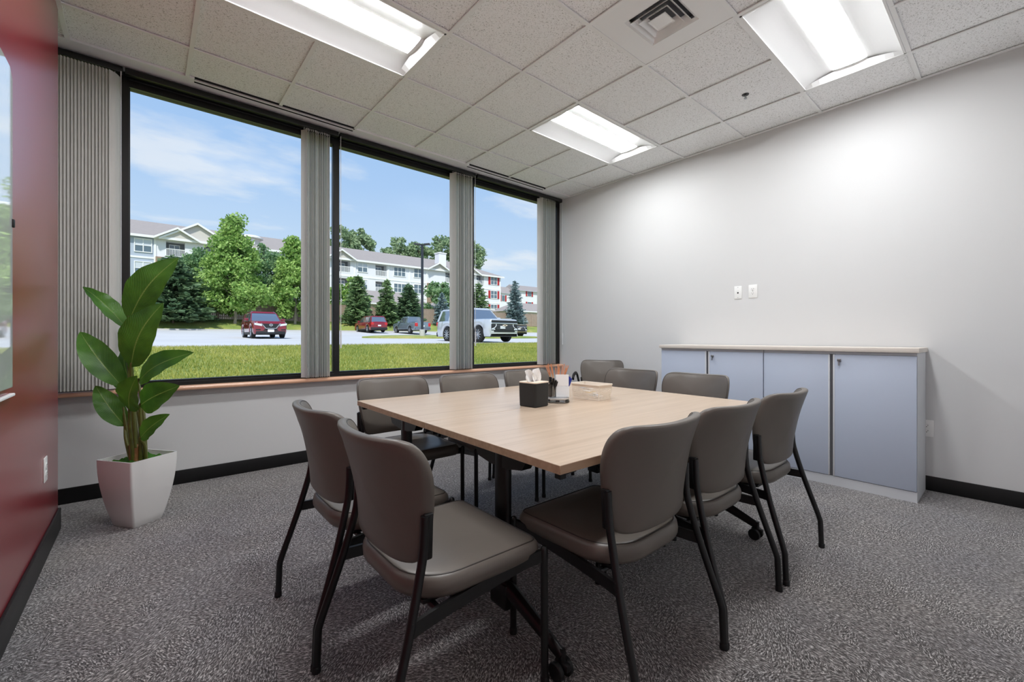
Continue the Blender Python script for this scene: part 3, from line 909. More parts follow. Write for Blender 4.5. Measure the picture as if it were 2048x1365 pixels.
def make_chair(arms=False):
    root = empty('conference_chair' if not arms else 'armchair')
    # seat
    so = rrect(0.478, 0.465, (0.155, 0.155, 0.045, 0.045), 7, 0.0, 0.052)
    prof = [(0.030, 0.392), (0.012, 0.397), (0.002, 0.412), (0.0, 0.430), (0.003, 0.446), (0.012, 0.457)]
    rings = [[(x, y, z - 0.02 * max(0, (y - 0.10)) ** 2 * 8) for x, y in inset(so, d)] for d, z in prof]
    base = inset(so, 0.012)
    for s_, z in ((0.93, 0.461), (0.80, 0.464), (0.55, 0.462), (0.25, 0.460), (0.02, 0.459)):
        rings.append([(x, y, z - 0.02 * max(0, (y - 0.10)) ** 2 * 8) for x, y in shrink(base, s_)])
    st_ = MB().rings(rings).build('seat', 'vinyl_taupe', root, angle=60)
    pp = [(x, y, 0.4585 - 0.02 * max(0, (y - 0.10)) ** 2 * 8) for x, y in inset(so, 0.016)]
    MB().tube(pp + [pp[0]], 0.0022, 5, cap=False).build('piping', 'vinyl_seam', st_)
    MB().rbox(-0.19, 0.19, -0.13, 0.235, 0.380, 0.394, 0.004).build('seat_pan', 'black_plastic', root)
    # backrest
    fr, bk = [], []
    th = 0.034
    for d, t_ in ((0.010, 0.0), (0.003, 0.004), (0.0, 0.011), (0.0, th - 0.011), (0.003, th - 0.004), (0.010, th)):
        fr.append([bend_back(x, z, t_) for x, z in inset(BO, d)])
    inn = inset(BO, 0.010)
    front = [[bend_back(x, z, th + 0.004 * (1 - s_)) for x, z in shrink(inn, s_)] for s_ in (0.85, 0.6, 0.3, 0.02)]
    back = [[bend_back(x, z, -0.002 * (1 - s_)) for x, z in shrink(inn, s_)] for s_ in (0.02, 0.3, 0.6, 0.85)]
    bk_ = MB().rings(back + fr + front).build('backrest', 'vinyl_taupe', root, angle=60)
    pp = [bend_back(x, z, th - 0.003) for x, z in inset(BO, 0.006)]
    MB().tube(pp + [pp[0]], 0.0024, 5, cap=False).build('piping', 'vinyl_seam', bk_)
    for sg in (-1, 1):
        # rear leg: foot, upright shank, slope forward, bend up into the back bracket
        P = [(sg * 0.268, -0.275, 0.0), (sg * 0.267, -0.270, 0.13), (sg * 0.266, -0.262, 0.165), (sg * 0.250, -0.205, 0.34), (sg * 0.236, -0.166, 0.48),
             (sg * 0.233, -0.152, 0.55), (sg * 0.236, -0.148, 0.645)]
        Q = [P[0]] + [tuple(p) for p in smooth_path(P[1:], 5)]
        lg = MB().tube(Q, 0.0125, 10).build('leg', 'black_steel', root)
        MB().lathe([(0.0145, 0.0), (0.0145, 0.018), (0.0125, 0.022)], (sg * 0.268, -0.275, 0.0), 12).build('glide', 'black_plastic', lg)
        # front leg
        P = [(sg * 0.252, 0.275, 0.0), (sg * 0.252, 0.272, 0.40), (sg * 0.252, 0.272, 0.428)]
        lf = MB().tube(P + [(sg * 0.252, 0.272, 0.437), (sg * 0.252, 0.272, 0.441)], [0.0125, 0.0125, 0.0125, 0.010, 0.005], 10).build('leg', 'black_steel', root)
        MB().lathe([(0.0145, 0.0), (0.0145, 0.018), (0.0125, 0.022)], (sg * 0.252, 0.275, 0.0), 12).build('glide', 'black_plastic', lf)
        # flat side rail from rear leg to front leg
        rp = [(sg * 0.252, -0.196, 0.372), (sg * 0.236, -0.10, 0.375), (sg * 0.225, 0.05, 0.383), (sg * 0.228, 0.20, 0.398), (sg * 0.250, 0.270, 0.412)]
        rl = MB()
        S = smooth_path(rp, 4)
        for i in range(len(S) - 1):
            a, b_ = S[i], S[i + 1]
            for dx in (-0.006, 0.006):
                qd = [(a.x + dx, a.y, a.z - 0.019), (b_.x + dx, b_.y, b_.z - 0.019), (b_.x + dx, b_.y, b_.z + 0.019), (a.x + dx, a.y, a.z + 0.019)]
                rl.poly(qd if dx > 0 else qd[::-1])
            for dz in (-0.019, 0.019):
                qd = [(a.x - 0.006, a.y, a.z + dz), (a.x + 0.006, a.y, a.z + dz), (b_.x + 0.006, b_.y, b_.z + dz), (b_.x - 0.006, b_.y, b_.z + dz)]
                rl.poly(qd)
        rl.build('side_rail', 'black_steel', root, smooth=False)
        # bracket clasping the side of the back
        q0 = bend_back(sg * 0.226, 0.60, 0.010)
        br = MB().rbox(-0.006, 0.012, -0.012, 0.014, 0.520, 0.650, 0.005)
        br.v = [(q0[0] + sg * a + sg * (c_ - 0.60) * 0.13, q0[1] + b_ - (c_ - 0.6) * 0.05, c_) for a, b_, c_ in br.v]
        if sg < 0: br.f = [f_[::-1] for f_ in br.f]
        br.build('back_bracket', 'black_plastic', root)
        if arms:
            P = [(sg * 0.240, -0.165, 0.50), (sg * 0.272, -0.165, 0.60), (sg * 0.290, -0.150, 0.680), (sg * 0.296, -0.06, 0.700), (sg * 0.296, 0.10, 0.690), (sg * 0.292, 0.19, 0.655)]
            MB().tube(smooth_path(P, 5), 0.013, 8, flat=1.5).build('armrest', 'black_plastic', root)
    MB().tube([(-0.236, -0.10, 0.375), (0.236, -0.10, 0.375)], 0.010, 8).build('crossbar', 'black_steel', root)
    MB().tube([(-0.226, 0.15, 0.386), (0.226, 0.15, 0.386)], 0.010, 8).build('crossbar', 'black_steel', root)
    return root
GRP = 'taupe conference chairs around the tables'
CH = [  # x, y, turn, label
    (-1.345, -1.060, -90, 'taupe chair nearest the camera on the left side, its whole seat showing'),
    (-1.345, -0.510, -90, 'taupe chair on the left side, farther back toward the plant'),
    (-0.810, 0.205, 180, 'taupe chair at the window side nearest the plant, behind the table corner'),
    (-0.280, 0.095, 180, 'middle taupe chair on the window side of the tables'),
    (0.310, 0.115, 180, 'taupe chair on the window side, behind the tissue box'),
    (0.855, -0.215, 90, 'taupe chair at the cabinet end, behind the basket'),
    (0.830, -0.775, 90, 'taupe chair at the cabinet end, in front of the cabinet doors'),
    (-0.745, -1.345, 0, 'leftmost of the three taupe chairs on the camera side, black shaded seat'),
    (-0.200, -1.345, 0, 'middle of the three taupe chairs on the camera side'),
    (0.410, -1.350, 0, 'rightmost of the three taupe chairs on the camera side, near the cabinets'),
]
proto = make_chair()
for k, (x, y, a, lb) in enumerate(CH):
    c_ = proto if k == 0 else copy_tree(proto)
    c_.location = (x, y, 0); c_.rotation_euler = (0, 0, R(a))
    tag(c_, lb, 'chair', GRP)
ac = make_chair(arms=True)
ac.location = (1.87, 0.76, 0); ac.rotation_euler = (0, 0, R(124))
tag(ac, 'grey armchair with black arms in the corner by the white wall', 'chair')

# ================================================================== things on the table
def on_table(name, x, y, rz=0.0, **kw):
    return empty(name, (x, y, TZ + 0.0005), rz, **kw)
# tissue box
tb = on_table('tissue_box', -0.440, -0.590, R(7), label='square charcoal tissue box with a pale lid', cat='tissue box')
o4 = rrect(0.124, 0.124, 0.016, 5)
MB().rings([[(x, y, z) for x, y in inset(o4, d)] for d, z in ((0.008, 0.0), (0.004, 0.004), (0.002, 0.06), (0.0, 0.126), (0.003, 0.1275))]).build('cover', 'charcoal_plastic', tb)
lidm = MB()
oo = [(x, y) for x, y in inset(o4, 0.001)]; cc_ = [(0.036 * math.cos(math.atan2(y, x)), 0.012 * math.sin(math.atan2(y, x))) for x, y in oo]
n = len(oo)
V = [(x, y, 0.1275) for x, y in oo] + [(x, y, 0.1335) for x, y in oo] + [(x, y, 0.1335) for x, y in cc_] + [(x, y, 0.120) for x, y in cc_]
F = []
for k in range(n):
    k2 = (k + 1) % n
    for r_ in range(3): F.append((r_ * n + k, r_ * n + k2, (r_ + 1) * n + k2, (r_ + 1) * n + k))
lidm.addm(V, F).build('lid', 'lid_wood', tb)
ts = on_table('tissue', -0.440, -0.590, R(7), label='white tissue pulled up out of the charcoal box', cat='tissue')
for k, (bx, tx, hh, sp2, dy) in enumerate(((-0.012, -0.040, 0.066, 0.030, 0.004), (0.012, 0.016, 0.072, 0.026, -0.006))):
    tm = MB(); rows_ = []
    nn, mm_ = 8, 10
    for i in range(nn + 1):
        q = i / nn; row = []
        for j in range(mm_ + 1):
            w_ = j / mm_ - 0.5
            wide = 0.014 + sp2 * math.sin(min(1, q * 1.1) * math.pi * 0.62)
            if q > 0.75: wide *= 1 - (q - 0.75) * 1.6
            x = bx + (tx - bx) * q + w_ * wide * 2 + 0.003 * math.sin(9 * q + j)
            y = dy + 0.010 * math.sin(w_ * 7 + q * 3 + k) * (0.4 + q)
            z = 0.110 + (0.025 + hh) * q - abs(w_) * 0.035 * q
            row.append((x, y, z))
        rows_.append(row)
    for side in (0, 1):
        for i in range(nn):
            for j in range(mm_):
                qd = [rows_[i][j], rows_[i][j + 1], rows_[i + 1][j + 1], rows_[i + 1][j]]
                if side: qd = [(a, b_ + 0.0006, c_) for a, b_, c_ in qd[::-1]]
                tm.poly(qd)
    tm.build('tissue_fold', 'tissue_paper', ts)

# rotary stationery holder
ogx, ogy = -0.240, -0.578
og = on_table('stationery_holder', ogx, ogy, R(0), label='round clear stationery holder with a white card block', cat='holder')
MB().lathe([(0.066, 0.0), (0.068, 0.004), (0.068, 0.012), (0.064, 0.015), (0.0, 0.015)], n=32).build('base', 'acrylic', og)
MB().lathe([(0.064, 0.020), (0.066, 0.024), (0.066, 0.030), (0.0, 0.031)], n=32).build('tray', 'clear_plastic', og)
MB().lathe([(0.02, 0.014), (0.02, 0.021)], n=16).build('swivel', 'clear_plastic', og)
# compartments: clear cups round a white card block
def cup(a, r_, h, name='cup'):
    cx, cy = 0.042 * math.cos(a), 0.042 * math.sin(a)
    out = rrect(r_, r_, 0.006, 3)
    m_ = MB(); V = []; n = len(out)
    ca, sa = math.cos(a), math.sin(a)
    def tr3(p, z): return (cx + p[0] * ca - p[1] * sa, cy + p[0] * sa + p[1] * ca, z)
    inn = inset(out, 0.0015)
    V = [tr3(p, 0.031) for p in out] + [tr3(p, h) for p in out] + [tr3(p, h) for p in inn] + [tr3(p, 0.034) for p in inn]
    F = []
    for k in range(n):
        k2 = (k + 1) % n
        for q in range(3): F.append((q * n + k, q * n + k2, (q + 1) * n + k2, (q + 1) * n + k))
    m_.addm(V, F).build(name, 'acrylic', og)
    return cx, cy
# the camera looks along (0.646, 0.763): near side is opposite, left is (-0.763, 0.646)
aL = math.atan2(0.646, -0.763); aN = math.atan2(-0.763, -0.646); aRt = aL + math.pi; aF = aN + math.pi
cupL = cup(aL + 0.62, 0.040, 0.105); cupR = cup(aRt + 0.25, 0.034, 0.110); cupF = cup(aF, 0.052, 0.125)
crd = MB(); Mx = Matrix.Rotation(aN, 4, 'Z') @ Matrix.Translation((0.022, 0.016, 0.031)) @ Matrix.Rotation(R(-6), 4, 'Y')
crd.rbox(-0.014, 0.016, -0.030, 0.046, 0.0, 0.062, 0.001, 1, Mx); crd.build('card_block', 'packet_white', og)
crd = MB(); crd.rbox(-0.015, 0.015, -0.028, 0.044, 0.063, 0.128, 0.001, 1, Mx); crd.build('card_block', 'tissue_paper', og)
def stick(name, base, tip, r_, mats, label, cat, group, tipfrac=0.3):
    b_ = Vector(base); t_ = Vector(tip); mdl = b_.lerp(t_, 1 - tipfrac)
    e_ = empty(name, b_, 0, label=label, cat=cat, group=group)
    MB().tube([(0, 0, 0), mdl - b_], r_, 6).build('shaft', mats[0], e_)
    MB().tube([mdl - b_, t_ - b_], [r_ * 1.15, r_ * 1.25], 6).build('end', mats[1], e_)
rnd = random.Random(3)
for k in range(16):
    a = 2 * math.pi * k / 16 + rnd.uniform(-0.2, 0.2); q = 0.013 * math.sqrt(rnd.random())
    b_ = (ogx + cupF[0] + q * math.cos(a), ogy + cupF[1] + q * math.sin(a), TZ + 0.040)
    s_ = rnd.uniform(0.026, 0.072)
    t_ = (ogx + cupF[0] + s_ * math.cos(a), ogy + cupF[1] + s_ * math.sin(a), TZ + rnd.uniform(0.190, 0.222))
    stick('coffee_stirrer', b_, t_, 0.0022, ('stirrer_wood', 'stirrer_tip'), 'thin wooden coffee stirrer with a reddish tip, in the holder', 'stirrer', 'wooden stirrers in the holder', 0.34)
for k in range(8):
    a = 2 * math.pi * k / 8
    b_ = (ogx + cupL[0] + 0.008 * math.cos(a), ogy + cupL[1] + 0.008 * math.sin(a), TZ + 0.037)
    t_ = (ogx + cupL[0] + 0.020 * math.cos(a) + 0.004, ogy + cupL[1] + 0.020 * math.sin(a) - 0.006, TZ + rnd.uniform(0.118, 0.148))
    stick('black_pen', b_, t_, 0.0052, ('steel' if k % 2 else 'pen_black', 'pen_black'), 'black-capped pen on the left of the stationery holder', 'pen', 'black pens in the holder', 0.45)
for k in range(5):
    b_ = (ogx + cupR[0] + 0.003 * k - 0.006, ogy + cupR[1] + 0.002 * (k % 3) - 0.002, TZ + 0.037)
    t_ = (ogx + cupR[0] + 0.763 * (0.012 + 0.007 * k), ogy + cupR[1] - 0.646 * (0.012 + 0.007 * k) + 0.004 * (k % 2), TZ + 0.126 + 0.005 * ((k * 3) % 5))
    stick('blue_pen', b_, t_, 0.0048, ('pen_blue', 'pen_blue'), 'blue pen on the right of the stationery holder', 'pen', 'blue pens in the holder', 0.4)

# woven-look plastic basket
bk0 = on_table('basket', 0.022, -0.612, R(2), label='cream plastic basket with a lattice of small holes', cat='basket')
BW, BD, BH, tp = 0.066, 0.105, 0.092, 0.008       # half sizes at the rim, taper at the foot
def side_panel(wh, nx, nz, place, rest=None):
    holes = []
    for i in range(nx):
        for j in range(nz):
            x0 = -wh + 0.006 + (2 * wh - 0.012) * (i + 0.22) / nx; x1 = -wh + 0.006 + (2 * wh - 0.012) * (i + 0.78) / nx
            z0 = 0.008 + (BH - 0.026) * (j + 0.22) / nz; z1 = 0.008 + (BH - 0.026) * (j + 0.78) / nz
            if rest and rest(i, j): continue
            holes.append((x0, x1, z0, z1))
    m_ = MB().holed(-wh, wh, 0.0, BH, holes, 0.0, 0.0016); m2 = MB().holed(-wh, wh, 0.0, BH, holes, 0.0016)
    m_.addm(m2.v, [f_[::-1] for f_ in m2.f])
    m_.v = [place(p) for p in m_.v]
    m_.build('side_panel', 'basket_plastic', bk0, smooth=False)
tz = lambda z: tp * (1 - z / BH)
side_panel(BD, 20, 8, lambda p: (-BW + tz(p[2]) + p[1], -p[0] * (1 - tz(p[2]) / BD), p[2]))
side_panel(BD, 20, 8, lambda p: (BW - tz(p[2]) - p[1], p[0] * (1 - tz(p[2]) / BD), p[2]))
side_panel(BW, 12, 8, lambda p: (p[0] * (1 - tz(p[2]) / BW), -BD + tz(p[2]) + p[1], p[2]), lambda i, j: 4 <= i <= 9 and 1 <= j <= 4)
side_panel(BW, 12, 8, lambda p: (-p[0] * (1 - tz(p[2]) / BW), BD - tz(p[2]) - p[1], p[2]))
MB().box(-BW + tp, BW - tp, -BD + tp, BD - tp, 0.0, 0.002).build('bottom', 'basket_plastic', bk0, smooth=False)
ro = rrect(2 * BW + 0.010, 2 * BD + 0.010, 0.014, 5); ri = [(x * (BW - 0.001) / (BW + 0.005), y * (BD - 0.001) / (BD + 0.005)) for x, y in ro]
n = len(ro); V = [(x, y, BH - 0.004) for x, y in ro] + [(x, y, BH + 0.002) for x, y in ro] + [(x, y, BH + 0.002) for x, y in ri] + [(x, y, BH - 0.004) for x, y in ri]
F = [(q * n + k, q * n + (k + 1) % n, ((q + 1) % 4) * n + (k + 1) % n, ((q + 1) % 4) * n + k) for q in range(4) for k in range(n)]
MB().addm(V, F).build('rim', 'basket_plastic', bk0)
rb = random.Random(11)
for k in range(9):
    mt = ('packet_white', 'packet_white', 'packet_blue', 'packet_white', 'packet_yellow', 'packet_white', 'packet_white', 'packet_blue', 'packet_white')[k]
    x, y, z = 0.022 + rb.uniform(-0.018, 0.018), -0.612 + (k / 8 - 0.5) * 0.125, TZ + 0.012 + 0.0074 * k
    pk = MB(); Mx = Matrix.Rotation(rb.uniform(-0.25, 0.25), 4, 'Z') @ Matrix.Rotation(rb.uniform(-0.10, 0.10), 4, 'X')
    po = rrect(0.062, 0.044, 0.004, 2)
    pk.rings([[Mx @ Vector((a, b_, zz)) for a, b_ in inset(po, d)] for d, zz in ((0.0, 0.0), (0.006, -0.002), (0.016, -0.003))][::-1] + [[Mx @ Vector((a, b_, zz)) for a, b_ in inset(po, d)] for d, zz in ((0.0, 0.0005), (0.006, 0.0025), (0.016, 0.0035))])
    o_ = pk.build('sachet', mt, loc=(x, y, z))
    tag(o_, {'packet_white': 'small white sachet lying in the cream basket', 'packet_blue': 'small pale blue sachet lying in the cream basket', 'packet_yellow': 'small yellow sachet lying in the cream basket'}[mt], 'sachet', 'sachets in the basket')

# ================================================================== potted plant by the red wall
PX, PY = -2.092, 1.138
pot = empty('plant_pot', (PX, PY, 0.0), R(36), label='white square tapered planter on the carpet by the window', cat='planter')
def pot_ring(h, z):
    return [(x, y, z) for x, y in rrect(2 * h, 2 * h, 0.012, 4)]
prof = [(0.079, 0.0), (0.083, 0.006)] + [(0.083 + 0.052 * math.sin(q * math.pi / 2) ** 0.9, 0.006 + 0.394 * q) for q in [k / 10 for k in range(1, 11)]]
rings = [pot_ring(h, z) for h, z in prof] + [pot_ring(0.127, 0.400), pot_ring(0.123, 0.36), pot_ring(0.12, 0.355)]
MB().rings(rings).build('planter_body', 'pot_white', pot)
ms = MB(); nn = 14; hs = 0.121
Z = lambda i, j: 0.372 + 0.010 * math.sin(i * 1.7 + j * 2.3) + 0.006 * math.cos(i * 3.1 - j)
for i in range(nn):
    for j in range(nn):
        g_ = lambda a, b_: (-hs + 2 * hs * a / nn, -hs + 2 * hs * b_ / nn, Z(a, b_))
        ms.poly([g_(i, j), g_(i + 1, j), g_(i + 1, j + 1), g_(i, j + 1)])
ms.build('moss', 'moss', pot)

pl = empty('potted_plant', (PX, PY, 0.372), label='tall green plant with broad paddle leaves in the white planter', cat='plant')
O3 = Vector((PX, PY, 0.372))
DP = 2.62                        # depth of the plant axis from the camera
view = Vector((SYW, CYW, 0))     # away from the camera
right = Vector((CYW, -SYW, 0))
def leaf(base, tip, width, bow, nrm, fold=0.18, curl=0.0, bowdir=None):
    """paddle leaf from base to tip; nrm = which way its upper face looks; bow lifts the middle along nrm"""
    A, B = Vector(base) - O3, Vector(tip) - O3
    ax = B - A; L = ax.length; ax.normalize()
    nrm = Vector(nrm); nrm = (nrm - ax * nrm.dot(ax)).normalized()
    sd_ = ax.cross(nrm).normalized()
    m_ = MB(); n, mm_ = 18, 10; G = []; UV = []
    for i in range(n + 1):
        q = i / n
        w_ = width * (math.sin(math.pi * min(1.0, q ** 0.80 * 1.0)) ** 0.72) * (1.0 if q < 0.85 else 1.0)
        w_ = max(w_, 0.0016)
        side_off = (bowdir or 0.0) * math.sin(math.pi * q)
        c_ = A + ax * (L * q) + nrm * (bow * math.sin(math.pi * q) - curl * q * q) + sd_ * side_off
        row = []
        for j in range(mm_ + 1):
            s_ = j / mm_ * 2 - 1
            lift = fold * abs(s_) ** 1.3 * w_ - 0.10 * w_ * s_ * s_ * math.sin(q * 5 + 1)
            rip = 0.0035 * math.sin(q * 26 + s_ * 3) * abs(s_)
            row.append(c_ + sd_ * (s_ * w_) + nrm * (lift + rip))
        G.append(row)
    V = [p for r_ in G for p in r_]; F = []; uv = []
    for i in range(n):
        for j in range(mm_):
            a = i * (mm_ + 1) + j
            F.append((a, a + 1, a + mm_ + 2, a + mm_ + 1))
            uv += [(j / mm_, i / n), ((j + 1) / mm_, i / n), ((j + 1) / mm_, (i + 1) / n), (j / mm_, (i + 1) / n)]
    me = bpy.data.meshes.new('leaf'); me.from_pydata([tuple(p) for p in V], [], F)
    me.materials.append(MATS['banana_leaf'])
    ul = me.uv_layers.new(name='UVMap'); ul.data.foreach_set('uv', [c_ for p in uv for c_ in p])
    me.shade_smooth()
    o_ = bpy.data.objects.new('leaf', me); COL.objects.link(o_); o_.parent = pl
    return A
def stem(P, r0, r1):
    S = smooth_path([Vector(p) - O3 for p in P], 6); n = len(S)
    MB().tube(S, [r0 + (r1 - r0) * i / (n - 1) for i in range(n)], 8).build('stem', 'stem_green', pl)
px = lambda u, v, dd=0.0: at_d(u, v, DP + dd)
back = -view
# leaf list: base pixel/depth, tip pixel/depth, half width, bow, facing, stem foot pixel
LV = [
    ((258, 643, 0.02), (357, 516, 0.10), 0.108, 0.030, back * 0.9 + right * 0.25 + Vector((0, 0, 0.35)), (266, 905), 0.16, -0.02),
    ((262, 735, -0.10), (327, 606, -0.06), 0.106, 0.030, back + right * 0.15 + Vector((0, 0, 0.30)), (270, 910), 0.14, -0.02),
    ((252, 655, 0.10), (166, 574, 0.05), 0.062, 0.030, back * 0.35 + right * 0.35 + Vector((0, 0, 0.85)), (262, 905), 0.25, -0.01),
    ((243, 772, 0.00), (160, 664, -0.02), 0.076, 0.045, back * 0.65 + right * 0.30 + Vector((0, 0, 0.7)), (258, 908), 0.25, -0.015),
    ((250, 853, -0.02), (191, 772, -0.04), 0.062, 0.030, back * 0.6 + right * 0.25 + Vector((0, 0, 0.75)), (262, 912), 0.22, -0.01),
    ((277, 764, 0.04), (387, 705, 0.00), 0.080, 0.050, back * 1.0 - right * 0.1 + Vector((0, 0, 0.42)), (286, 905), 0.15, 0.0),
    ((280, 812, -0.08), (359, 772, -0.16), 0.084, 0.030, back * 1.0 + right * 0.05 + Vector((0, 0, 0.12)), (284, 912), 0.10, 0.0),
    ((259, 822, -0.13), (274, 752, -0.19), 0.088, 0.020, back * 1.0 + right * -0.05 + Vector((0, 0, 0.25)), (272, 915), 0.10, 0.0),
    ((280, 878, -0.08), (339, 829, -0.12), 0.056, 0.022, back * 1.0 + right * 0.0 + Vector((0, 0, 0.3)), (290, 908), 0.18, 0.0),
    ((262, 790, 0.10), (214, 716, 0.16), 0.050, 0.020, back * 0.6 + right * 0.2 + Vector((0, 0, 0.6)), (268, 900), 0.2, 0.0),
    ((262, 770, 0.06), (250, 690, 0.12), 0.050, 0.020, back * 0.9 - right * 0.3 + Vector((0, 0, 0.3)), (276, 900), 0.2, 0.0),
]
for (bu, bv, bd_), (tu, tv, td_), w_, bow, nrm, (fu, fv), fold, bdir in LV:
    b_ = px(bu, bv, bd_); t_ = px(tu, tv, td_)
    leaf(b_, t_, w_, bow, nrm, fold, 0.0, bdir)
    k = (fu - 270) / 345.0
    foot = Vector((PX, PY, 0.372)) + right * k * 0.9 - view * ((fv - 906) / 345.0) * 1.5
    mid_ = foot.lerp(b_, 0.55) + (foot - Vector((PX, PY, 0.372))) * 0.25 + Vector((0, 0, 0.02))
    stem([foot, mid_, b_, b_.lerp(t_, 0.05)], 0.0105, 0.0055)
for dx, dy, h in ((-0.012, -0.02, 0.10), (0.012, -0.03, 0.085), (-0.024, 0.0, 0.07)):
    c_ = right * dx + view * dy
    MB().rings([[(c_ + Vector((r_ * math.cos(a), r_ * math.sin(a), z)))[:] for a in [2 * math.pi * q / 10 for q in range(10)]] for r_, z in ((0.020, -0.005), (0.019, h * 0.5), (0.022, h))], True, False).build('sheath', 'sheath_brown', pl)

# ================================================================== outdoors: ground
GP = [(3.9, -0.15), (9, 0.36), (17, 0.83), (19.3, 0.86), (26, 0.98), (32, 1.10), (40, 1.42), (46, 1.75), (48.2, 2.5), (50.5, 2.95), (74, 3.2), (140, 4.5)]
def gz(y):
    q = y - CAMY
    for (a, za), (b_, zb) in zip(GP[:-1], GP[1:]):
        if q <= b_: return za + (zb - za) * (q - a) / (b_ - a)
    return GP[-1][1]
def ground(name, q0, q1, mat, x0=-70, x1=110):
    ks = sorted({q0, q1, *[g_[0] for g_ in GP if q0 < g_[0] < q1]})
    m_ = MB()
    for a, b_ in zip(ks[:-1], ks[1:]):
        ya, yb_ = CAMY + a, CAMY + b_
        m_.poly([(x0, ya, gz(ya)), (x1, ya, gz(ya)), (x1, yb_, gz(yb_)), (x0, yb_, gz(yb_))])
    return struct(m_.build(name, mat, smooth=False))
ground('lawn', 4.3, 17.0, 'lawn')
ground('parking_lot', 17.0, 46.0, 'asphalt')
ground('verge', 46.0, 140.0, 'lawn', -110, 190)
kb = MB()
for q, dz in ((16.95, 0.03), (46.05, 0.10)):
    y = CAMY + q
    kb.box(-70, 110, y - 0.08, y + 0.08, gz(y) - 0.05, gz(y) + dz)
struct(kb.build('kerb', 'kerb', smooth=False))

# short grass blades on the lawn in front of the windows
def tri_cloud(name, mat, V, F, parent=None, kind=None):
    me = bpy.data.meshes.new(name)
    nv, nf = len(V), len(F); k = F.shape[1]
    me.vertices.add(nv); me.vertices.foreach_set('co', V.astype(np.float32).ravel())
    me.loops.add(nf * k); me.loops.foreach_set('vertex_index', F.astype(np.int32).ravel())
    me.polygons.add(nf); me.polygons.foreach_set('loop_start', np.arange(0, nf * k, k, dtype=np.int32))
    me.update(calc_edges=True)
    me.materials.append(MATS[mat])
    o_ = bpy.data.objects.new(name, me); COL.objects.link(o_)
    if parent is not None: o_.parent = parent
    if kind: o_['kind'] = kind
    return o_
rg = np.random.default_rng(5)
NB = 105000
q = 6.0 + 11.0 * rg.random(NB) ** 0.9
lo = -0.35 * q - 1.5; hi = 1.0 * q + 0.5
x = CAMX + lo + (hi - lo) * rg.random(NB); y = CAMY + q
gpx = np.array([a for a, _ in GP]); gpz = np.array([b_ for _, b_ in GP])
z = np.interp(q, gpx, gpz)
a = rg.random(NB) * 2 * np.pi; h = 0.035 + 0.05 * rg.random(NB); w = 0.006 + 0.005 * rg.random(NB)
ln_ = (rg.random((NB, 2)) - 0.5) * 0.07
V = np.empty((NB, 3, 3))
V[:, 0] = np.stack([x - w * np.cos(a), y - w * np.sin(a), z - 0.005], 1)
V[:, 1] = np.stack([x + w * np.cos(a), y + w * np.sin(a), z - 0.005], 1)
V[:, 2] = np.stack([x + ln_[:, 0], y + ln_[:, 1], z + h], 1)
gr = tri_cloud('grass', 'grass_blade', V.reshape(-1, 3), np.arange(NB * 3).reshape(-1, 3))
tag(gr, 'short green and straw-coloured grass outside the windows', 'grass', kind='stuff')

# ================================================================== trees
def quads(C, A, B):
    """quads centred at C with half axes A and B"""
    n = len(C)
    V = np.stack([C - A - B, C + A - B, C + A + B, C - A + B], 1).reshape(-1, 3)
    return V, np.arange(n * 4).reshape(-1, 4)
def unit(v): return v / np.maximum(1e-9, np.linalg.norm(v, axis=-1, keepdims=True))
def broadleaf(x, y, h, rw, shape, mat, bark, label, seed, clumps=70, per=90, leaf=0.16, z0=None, trunk=0.14, bare=0.14, group='trees beyond the car park'):
    """shape(t) -> relative crown radius at relative height t"""
    r_ = np.random.default_rng(seed)
    zb = gz(y) if z0 is None else z0
    t_ = empty('broadleaf_tree', (x, y, zb), label=label, cat='tree', group=group)
    tt = r_.random(clumps * 4); keep = r_.random(clumps * 4) < np.array([shape(v) for v in tt]) ** 1.2 + 0.05
    tt = tt[keep][:clumps]
    an = r_.random(len(tt)) * 2 * np.pi
    rad = rw * np.array([shape(v) for v in tt]) * np.sqrt(0.15 + 0.8 * r_.random(len(tt)))
    CC = np.stack([rad * np.cos(an), rad * np.sin(an), h * (bare + (1 - bare) * tt)], 1)
    C = np.repeat(CC, per, 0); n = len(C)
    sz = rw * 0.30 * np.repeat(0.6 + 0.6 * r_.random(len(CC)), per)[:, None]
    C = C + unit(r_.normal(size=(n, 3))) * (r_.random((n, 1)) ** 0.5) * sz * np.array([1, 1, 0.75])
    A = unit(r_.normal(size=(n, 3))); B = unit(np.cross(A, unit(r_.normal(size=(n, 3)))))
    s_ = leaf * (0.6 + 0.8 * r_.random((n, 1)))
    V, F = quads(C, A * s_, B * s_ * 0.62)
    tri_cloud('crown', mat, V, F, t_)
    br = MB()
    br.tube(smooth_path([(0, 0, -0.1), (0.03 * rw, 0, h * 0.3), (-0.02 * rw, 0.02, h * 0.62), (0, 0, h * 0.93)], 4), [trunk * (1 - 0.92 * k / 12) for k in range(13)], 8)
    for k in range(0, len(CC), max(1, len(CC) // 16)):
        c_ = CC[k]; zs = max(h * bare * 0.9, c_[2] - 0.45 * np.hypot(c_[0], c_[1]) - 0.2)
        br.tube([(0, 0, zs), tuple(c_)], [trunk * 0.28, trunk * 0.08], 5)
    br.build('trunk', bark, t_)
    return t_
